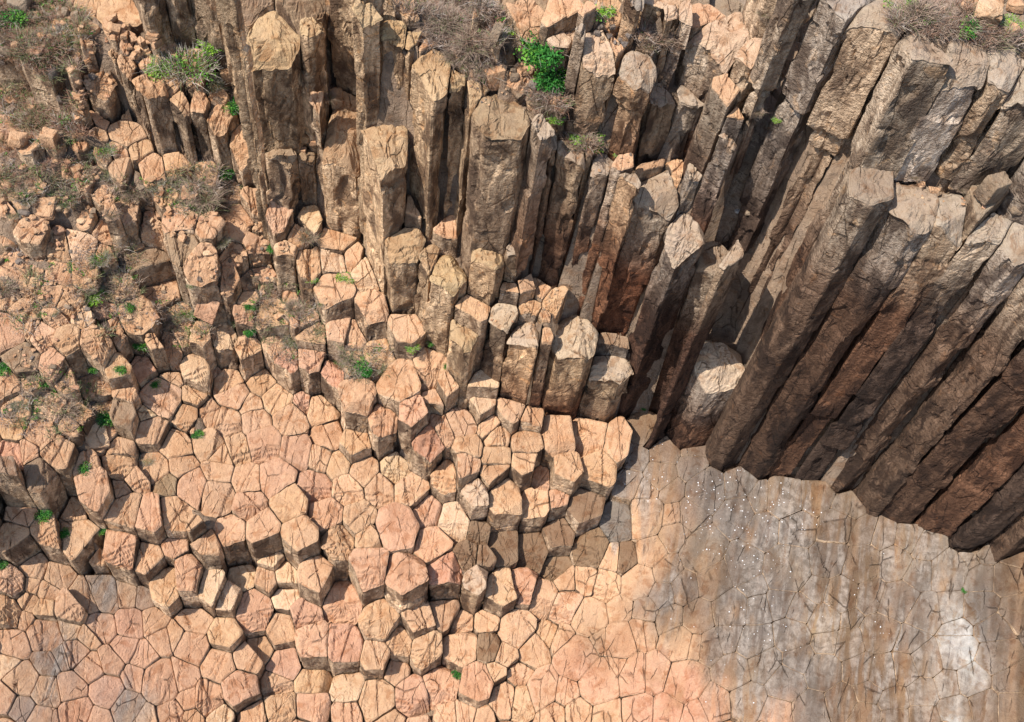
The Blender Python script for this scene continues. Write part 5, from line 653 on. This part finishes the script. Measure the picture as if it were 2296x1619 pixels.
def leaves(q, n, R, Hh, size, flat=1.):
    p = q.normal(size=(n, 3)); p /= np.linalg.norm(p, axis=1)[:, None]; nb = 7
    cen = q.uniform(-.55, .55, (nb, 3)); c = cen[q.integers(0, nb, n)]; p = c+p*q.uniform(.25, .55, n)[:, None]; p[:, 2] = np.abs(p[:, 2])*flat
    p = p*np.array([R, R, Hh]); d1 = q.normal(size=(n, 3)); d1 /= np.linalg.norm(d1, axis=1)[:, None]; d2 = np.cross(d1, q.normal(size=(n, 3))); d2 /= np.linalg.norm(d2, axis=1)[:, None]
    s = size*q.uniform(.6, 1.3, n)[:, None]; V = np.stack([p-d1*s, p+d2*s*.5, p+d1*s, p-d2*s*.5], 1).reshape(-1, 3)
    return V, np.arange(n*4).reshape(-1, 4)
PROTO = {}
def proto(kind, var):
    """unit-size plant: list of (part name, mesh)"""
    if (kind, var) in PROTO: return PROTO[kind, var]
    q = np.random.default_rng(var*31+ord(kind)); out = []
    if kind == 'D':   # dry tussock
        V, Q = blades(q, 620, .62, .75, .014, 1.1); out = [('dry_blades', mesh('dry_blades', V, Q, None, None, MDRY))]
        V, Q = blades(q, 200, .5, .6, .013, 1.2); out.append(('green_blades', mesh('green_blades', V, Q, None, None, MOLIVE)))
    elif kind == 'O':  # twiggy bush with small leaves
        V, Q = blades(q, 520, .85, .5, .012, .8); out = [('stems', mesh('stems', V, Q, None, None, MTWIG))]
        V, Q = blades(q, 420, .8, .42, .014, .9); out.append(('green_blades', mesh('green_blades', V, Q, None, None, MOLIVE)))
        V, Q = leaves(q, 700, 1.0, .5, .04); out.append(('foliage', mesh('foliage', V, Q, None, None, MOLIVE if var else MLEAF)))
    elif kind == 'G':  # leafy shrub
        V, Q = leaves(q, 1500, 1., .85, .085); out = [('foliage', mesh('foliage', V, Q, None, None, MDARK))]
        V, Q = leaves(q, 500, 1., .9, .08); out.append(('young_leaves', mesh('young_leaves', V, Q, None, None, MLEAF)))
        V, Q = blades(q, 60, .3, 1.15, .014, 1.3); out.append(('stems', mesh('stems', V, Q, None, None, MTWIG)))
    elif kind == 'L':  # creeper
        V, Q = leaves(q, 620, 1.05, .25, .075); out = [('foliage', mesh('foliage', V, Q, None, None, MLIME))]
        V, Q = leaves(q, 300, 1.05, .25, .075); out.append(('old_leaves', mesh('old_leaves', V, Q, None, None, MLEAF)))
        V, Q = blades(q, 90, .5, .55, .012, 1.8); out.append(('stems', mesh('stems', V, Q, None, None, MTWIG)))
    PROTO[kind, var] = out; return out
PN = dict(D=('dry_tussock', 'grass tussock', 'dry grass tussocks'), O=('twiggy_bush', 'bush', 'twiggy bushes'), G=('leafy_shrub', 'green plant', 'leafy green plants'), L=('creeper', 'creeper', 'lime green creepers'))
PLANTS = [(420,140,62,'O','wide twiggy bush on the ledge below the top wall'),(355,150,22,'L',''),(470,100,22,'L',''),(475,190,26,'O',''),(520,242,16,'G',''),(735,215,20,'D',''),(225,335,28,'O',''),(238,385,24,'O',''),(436,398,44,'D','large dry grass bush in the middle of the left slope'),(462,440,36,'D',''),(345,412,22,'O',''),(498,388,18,'G',''),(300,432,24,'D',''),(380,405,22,'O',''),(150,445,24,'O',''),(40,410,24,'D',''),(130,390,30,'O',''),(60,445,18,'O',''),(495,540,20,'O',''),(690,530,24,'D',''),(35,45,20,'G','dark green bush in the top left scrub'),(110,20,22,'G',''),(225,580,20,'O',''),(205,662,20,'L',''),(245,640,18,'O',''),(10,645,24,'D',''),(415,700,22,'O',''),(372,722,16,'D',''),(585,640,30,'D',''),(562,622,18,'D',''),(660,690,22,'D',''),(655,760,22,'O',''),(525,720,14,'O',''),(560,742,11,'G',''),(700,627,9,'L',''),(780,622,15,'L',''),(320,775,12,'G',''),(210,826,10,'G',''),(10,830,12,'G',''),(45,905,18,'O',''),(82,922,14,'O',''),(150,920,22,'D',''),(240,938,17,'G','bright green tuft right of the square tilted pale slab'),(445,974,9,'G',''),(330,1030,16,'O',''),(190,1050,11,'G',''),(800,812,30,'O','mixed green and dry clump at the centre left of the columns'),(775,800,22,'D',''),(815,822,17,'G',''),(835,828,18,'O',''),(925,778,12,'L',''),(965,768,8,'G',''),(1000,820,7,'G',''),(942,852,13,'D',''),(95,1156,13,'G',''),(145,1194,9,'G',''),(225,1190,8,'G',''),(5,1266,9,'G',''),(1028,1512,10,'G','small green plant in a joint near the bottom edge'),(2163,1325,5,'G','tiny green plant above the white vein'),(1444,916,5,'G',''),(1000,45,40,'D',''),(1062,100,42,'D',''),(1020,128,30,'D',''),(1085,150,26,'D',''),(1212,118,40,'G','large leafy green shrub on the upper ledge'),(1238,180,30,'G','lower lobe of green shrub hanging over the brown grass'),(1140,60,18,'L',''),(1130,108,26,'D',''),(1228,228,34,'D',''),(1245,262,16,'L',''),(1310,306,24,'L',''),(1335,325,16,'L',''),(1345,20,26,'L','creeper with bleached twigs at the top edge'),(1480,85,24,'D',''),(1386,348,8,'L',''),(1525,358,18,'D',''),(1712,30,16,'D',''),(1700,248,15,'D',''),(1742,264,9,'L',''),(2030,14,30,'L',''),(2075,28,30,'O',''),(2130,50,38,'D',''),(2170,66,20,'G',''),(2265,48,18,'L',''),(2052,396,13,'D',''),(2158,424,12,'D',''),(2240,84,18,'D',''),(30,480,14,'O',''),(250,480,16,'D',''),(505,470,14,'D',''),(90,700,14,'O',''),(290,690,10,'G',''),(160,600,9,'G',''),(120,700,11,'O',''),(270,830,10,'G',''),(350,860,9,'G',''),(100,860,9,'G',''),(430,640,10,'O',''),(610,560,9,'G',''),(720,680,9,'O',''),(560,690,9,'G','')]
pslots = {}
for u, v, r, k, lab in PLANTS:
    loc, nor, dep = hit(u, v)
    if loc is None: continue
    nm, cat, grp = PN[k]; sc = r*dep/FPX*(1.15 if k in 'DO' else 1.5)
    e = bpy.data.objects.new(nm, None); C.collection.objects.link(e); e.location = Vector(loc)-Vector((0, 0, .04)); e.scale = (sc, sc, sc*(.8 if k != 'L' else .8)); e.rotation_euler = (0, 0, random.uniform(0, 6.28))
    e['category'] = cat; e['group'] = grp
    for pn, me in proto(k, random.randrange(3)): obj(pn, me, e)
    if lab: e['label'] = lab
    else:
        tone = dict(D='dry brown grass tussock', O='twiggy grey-green bush', G='small leafy green plant', L='lime green creeper')[k]
        best = min(LAND, key=lambda L: math.hypot(L[0]-u, L[1]-v)); dx, dy = u-best[0], v-best[1]; sec = int(round(math.atan2(dy, dx)/(math.pi/4))) % 8
        pslots.setdefault((best[2], sec, tone), []).append((math.hypot(dx, dy), e))
for (land, sec, tone), L in pslots.items():
    L.sort(key=lambda a: a[0])
    for k, (dd, e) in enumerate(L): e['label'] = ('%s in the %s' % (tone, land)) if dd < 8 else '%s, %s one %s the %s' % (tone, ORD[k], DIRS[sec], land)
# broken stone too fine to count
def rubble(name, regions, label, seed):
    q = np.random.default_rng(seed); VV = []; FF = []; A1 = []; A3 = []; off = 0; bank = [stone(900+k, (1, 1, .75), 'A', lo=True) for k in range(6)]
    for cx, cy, rx, ry, n, r0, r1 in regions:
        for _ in range(n):
            a = q.uniform(0, 6.28); t = math.sqrt(q.uniform()); u = cx+rx*t*math.cos(a); v = cy+ry*t*math.sin(a); loc, nor, dep = hit(u, v)
            if loc is None or nor[2] < .5: continue
            P, F_, c = bank[q.integers(6)]; r = (r0+(r1-r0)*q.uniform()**2)*dep/FPX; th = q.uniform(0, 6.28); cs, sn = math.cos(th), math.sin(th)
            P = (P*np.array([q.uniform(.7, 1.4), q.uniform(.6, 1.), q.uniform(.5, .9)]))@np.array([[cs, sn, 0], [-sn, cs, 0], [q.uniform(-.3, .3), q.uniform(-.3, .3), 1]])
            VV.append(P*r+loc+np.array([0, 0, r*.25])); FF.append(F_+off); off += len(P); tt = np.array(TON['AYPLG'[q.choice(5, p=[.45, .2, .15, .15, .05])]])*q.uniform(.8, 1.05)
            A1.append(np.tile(tt, (len(P), 1))); A3.append(c['aux'])
    tag(obj(name, mesh(name, np.vstack(VV), np.zeros((0, 4), int), np.vstack(FF), dict(tint=np.vstack(A1), sidetint=np.vstack(A1)*.75, aux=np.vstack(A3)), ROCK)), label, 'rubble', kind='stuff')
rubble('fine_rubble', [(120,420,130,110,170,3,14),(110,620,120,120,120,3,10),(110,180,110,160,110,4,15),(330,480,130,80,150,3,12),(330,700,140,110,110,3,9),(120,860,120,110,130,3,9),(560,570,100,80,80,3,10),(560,620,150,90,90,2.5,7),(700,740,120,80,60,2,5),(1100,180,70,60,60,2,6),(1370,85,70,50,60,2,6),(1340,330,90,60,50,2,5),(870,480,120,60,30,2,5),(1190,700,130,60,40,2,5),(220,140,60,120,70,2.5,8),(2150,440,120,30,30,2,6)], 'chips and small stones scattered between the blocks of the slope', 21)
# scrub cover of the hillside and plateau, far too many blades to count
def cover(name, regions, mats, label, seed):
    q = np.random.default_rng(seed); VV = {m: [] for m, _ in mats}; QQ = {m: [] for m, _ in mats}; off = {m: 0 for m, _ in mats}
    wts = np.array([w_ for _, w_ in mats]); wts = wts/wts.sum()
    for cx, cy, rx, ry, n in regions:
        for _ in range(n):
            a = q.uniform(0, 6.28); t = math.sqrt(q.uniform()); u = cx+rx*t*math.cos(a); v = cy+ry*t*math.sin(a)
            if not (2 < v < 1615 and 2 < u < 2294): 
                if not (-60 < v and -60 < u): continue
            loc, nor, dep = hit(u, v)
            if loc is None or nor[2] < .2: continue
            m = mats[q.choice(len(mats), p=wts)][0]
            if m in (MLEAF, MDARK, MLIME): V, Q = leaves(q, 26, .16, .14, .035)
            else: V, Q = blades(q, 30, .20, q.uniform(.16, .34), .009, 1.2, 2)
            VV[m].append(V+loc-np.array([0, 0, .02])); QQ[m].append(Q+off[m]); off[m] += len(V)
    mi = []; V = []; Q = []; o_ = 0; me_m = []
    for m, _ in mats:
        if not VV[m]: continue
        v = np.vstack(VV[m]); k = np.vstack(QQ[m]); V.append(v); Q.append(k+o_); o_ += len(v); mi += [len(me_m)]*len(k); me_m.append(m)
    me = mesh(name, np.vstack(V), np.vstack(Q)); 
    for m in me_m: me.materials.append(m)
    me.polygons.foreach_set('material_index', np.array(mi, np.int32)); tag(obj(name, me), label, 'scrub', kind='stuff')
cover('hillside_scrub', [(95,70,110,80,430),(90,190,95,110,750),(120,280,80,50,260),(60,400,70,50,130),(150,400,50,60,110),(20,80,50,90,160),(-20,200,60,200,200)], [(MRED, 3.6), (MDRY, 2.2), (MOLIVE, 3), (MTWIG, .7), (MLEAF, 1.3), (MDARK, .6)], 'rusty and grey-green scrub covering the hillside at upper left', 5)
cover('dry_grass', [(1040,60,90,70,420),(1080,150,45,40,110),(1225,225,45,35,130),(1470,80,50,35,90),(2110,45,110,35,330),(2230,85,60,20,80),(1310,315,40,22,70),(960,15,70,20,60)], [(MDRY, 6), (MRED, 1.2), (MTWIG, 1), (MOLIVE, .7), (MLEAF, .35)], 'dry pinkish brown grass on the ledges along the cliff top', 6)
cover('crevice_weeds', [(450,420,90,60,160),(240,640,90,110,130),(120,900,120,80,120),(640,720,90,90,140),(820,810,70,40,60),(60,640,60,110,60),(400,720,70,60,60),(300,430,60,30,60)], [(MDRY, 4), (MOLIVE, 3), (MLEAF, 1), (MTWIG, 1)], 'thin weeds and dead grass in the crevices between the blocks', 8)

for o in C.objects:
    if o.parent is None and o.type in ('MESH', 'EMPTY') and 'kind' not in o: o['kind'] = 'thing'
for o in C.objects:
    if o.get('label'): o['label'] = ' '.join(str(o['label']).replace(' one ', ' ').split())
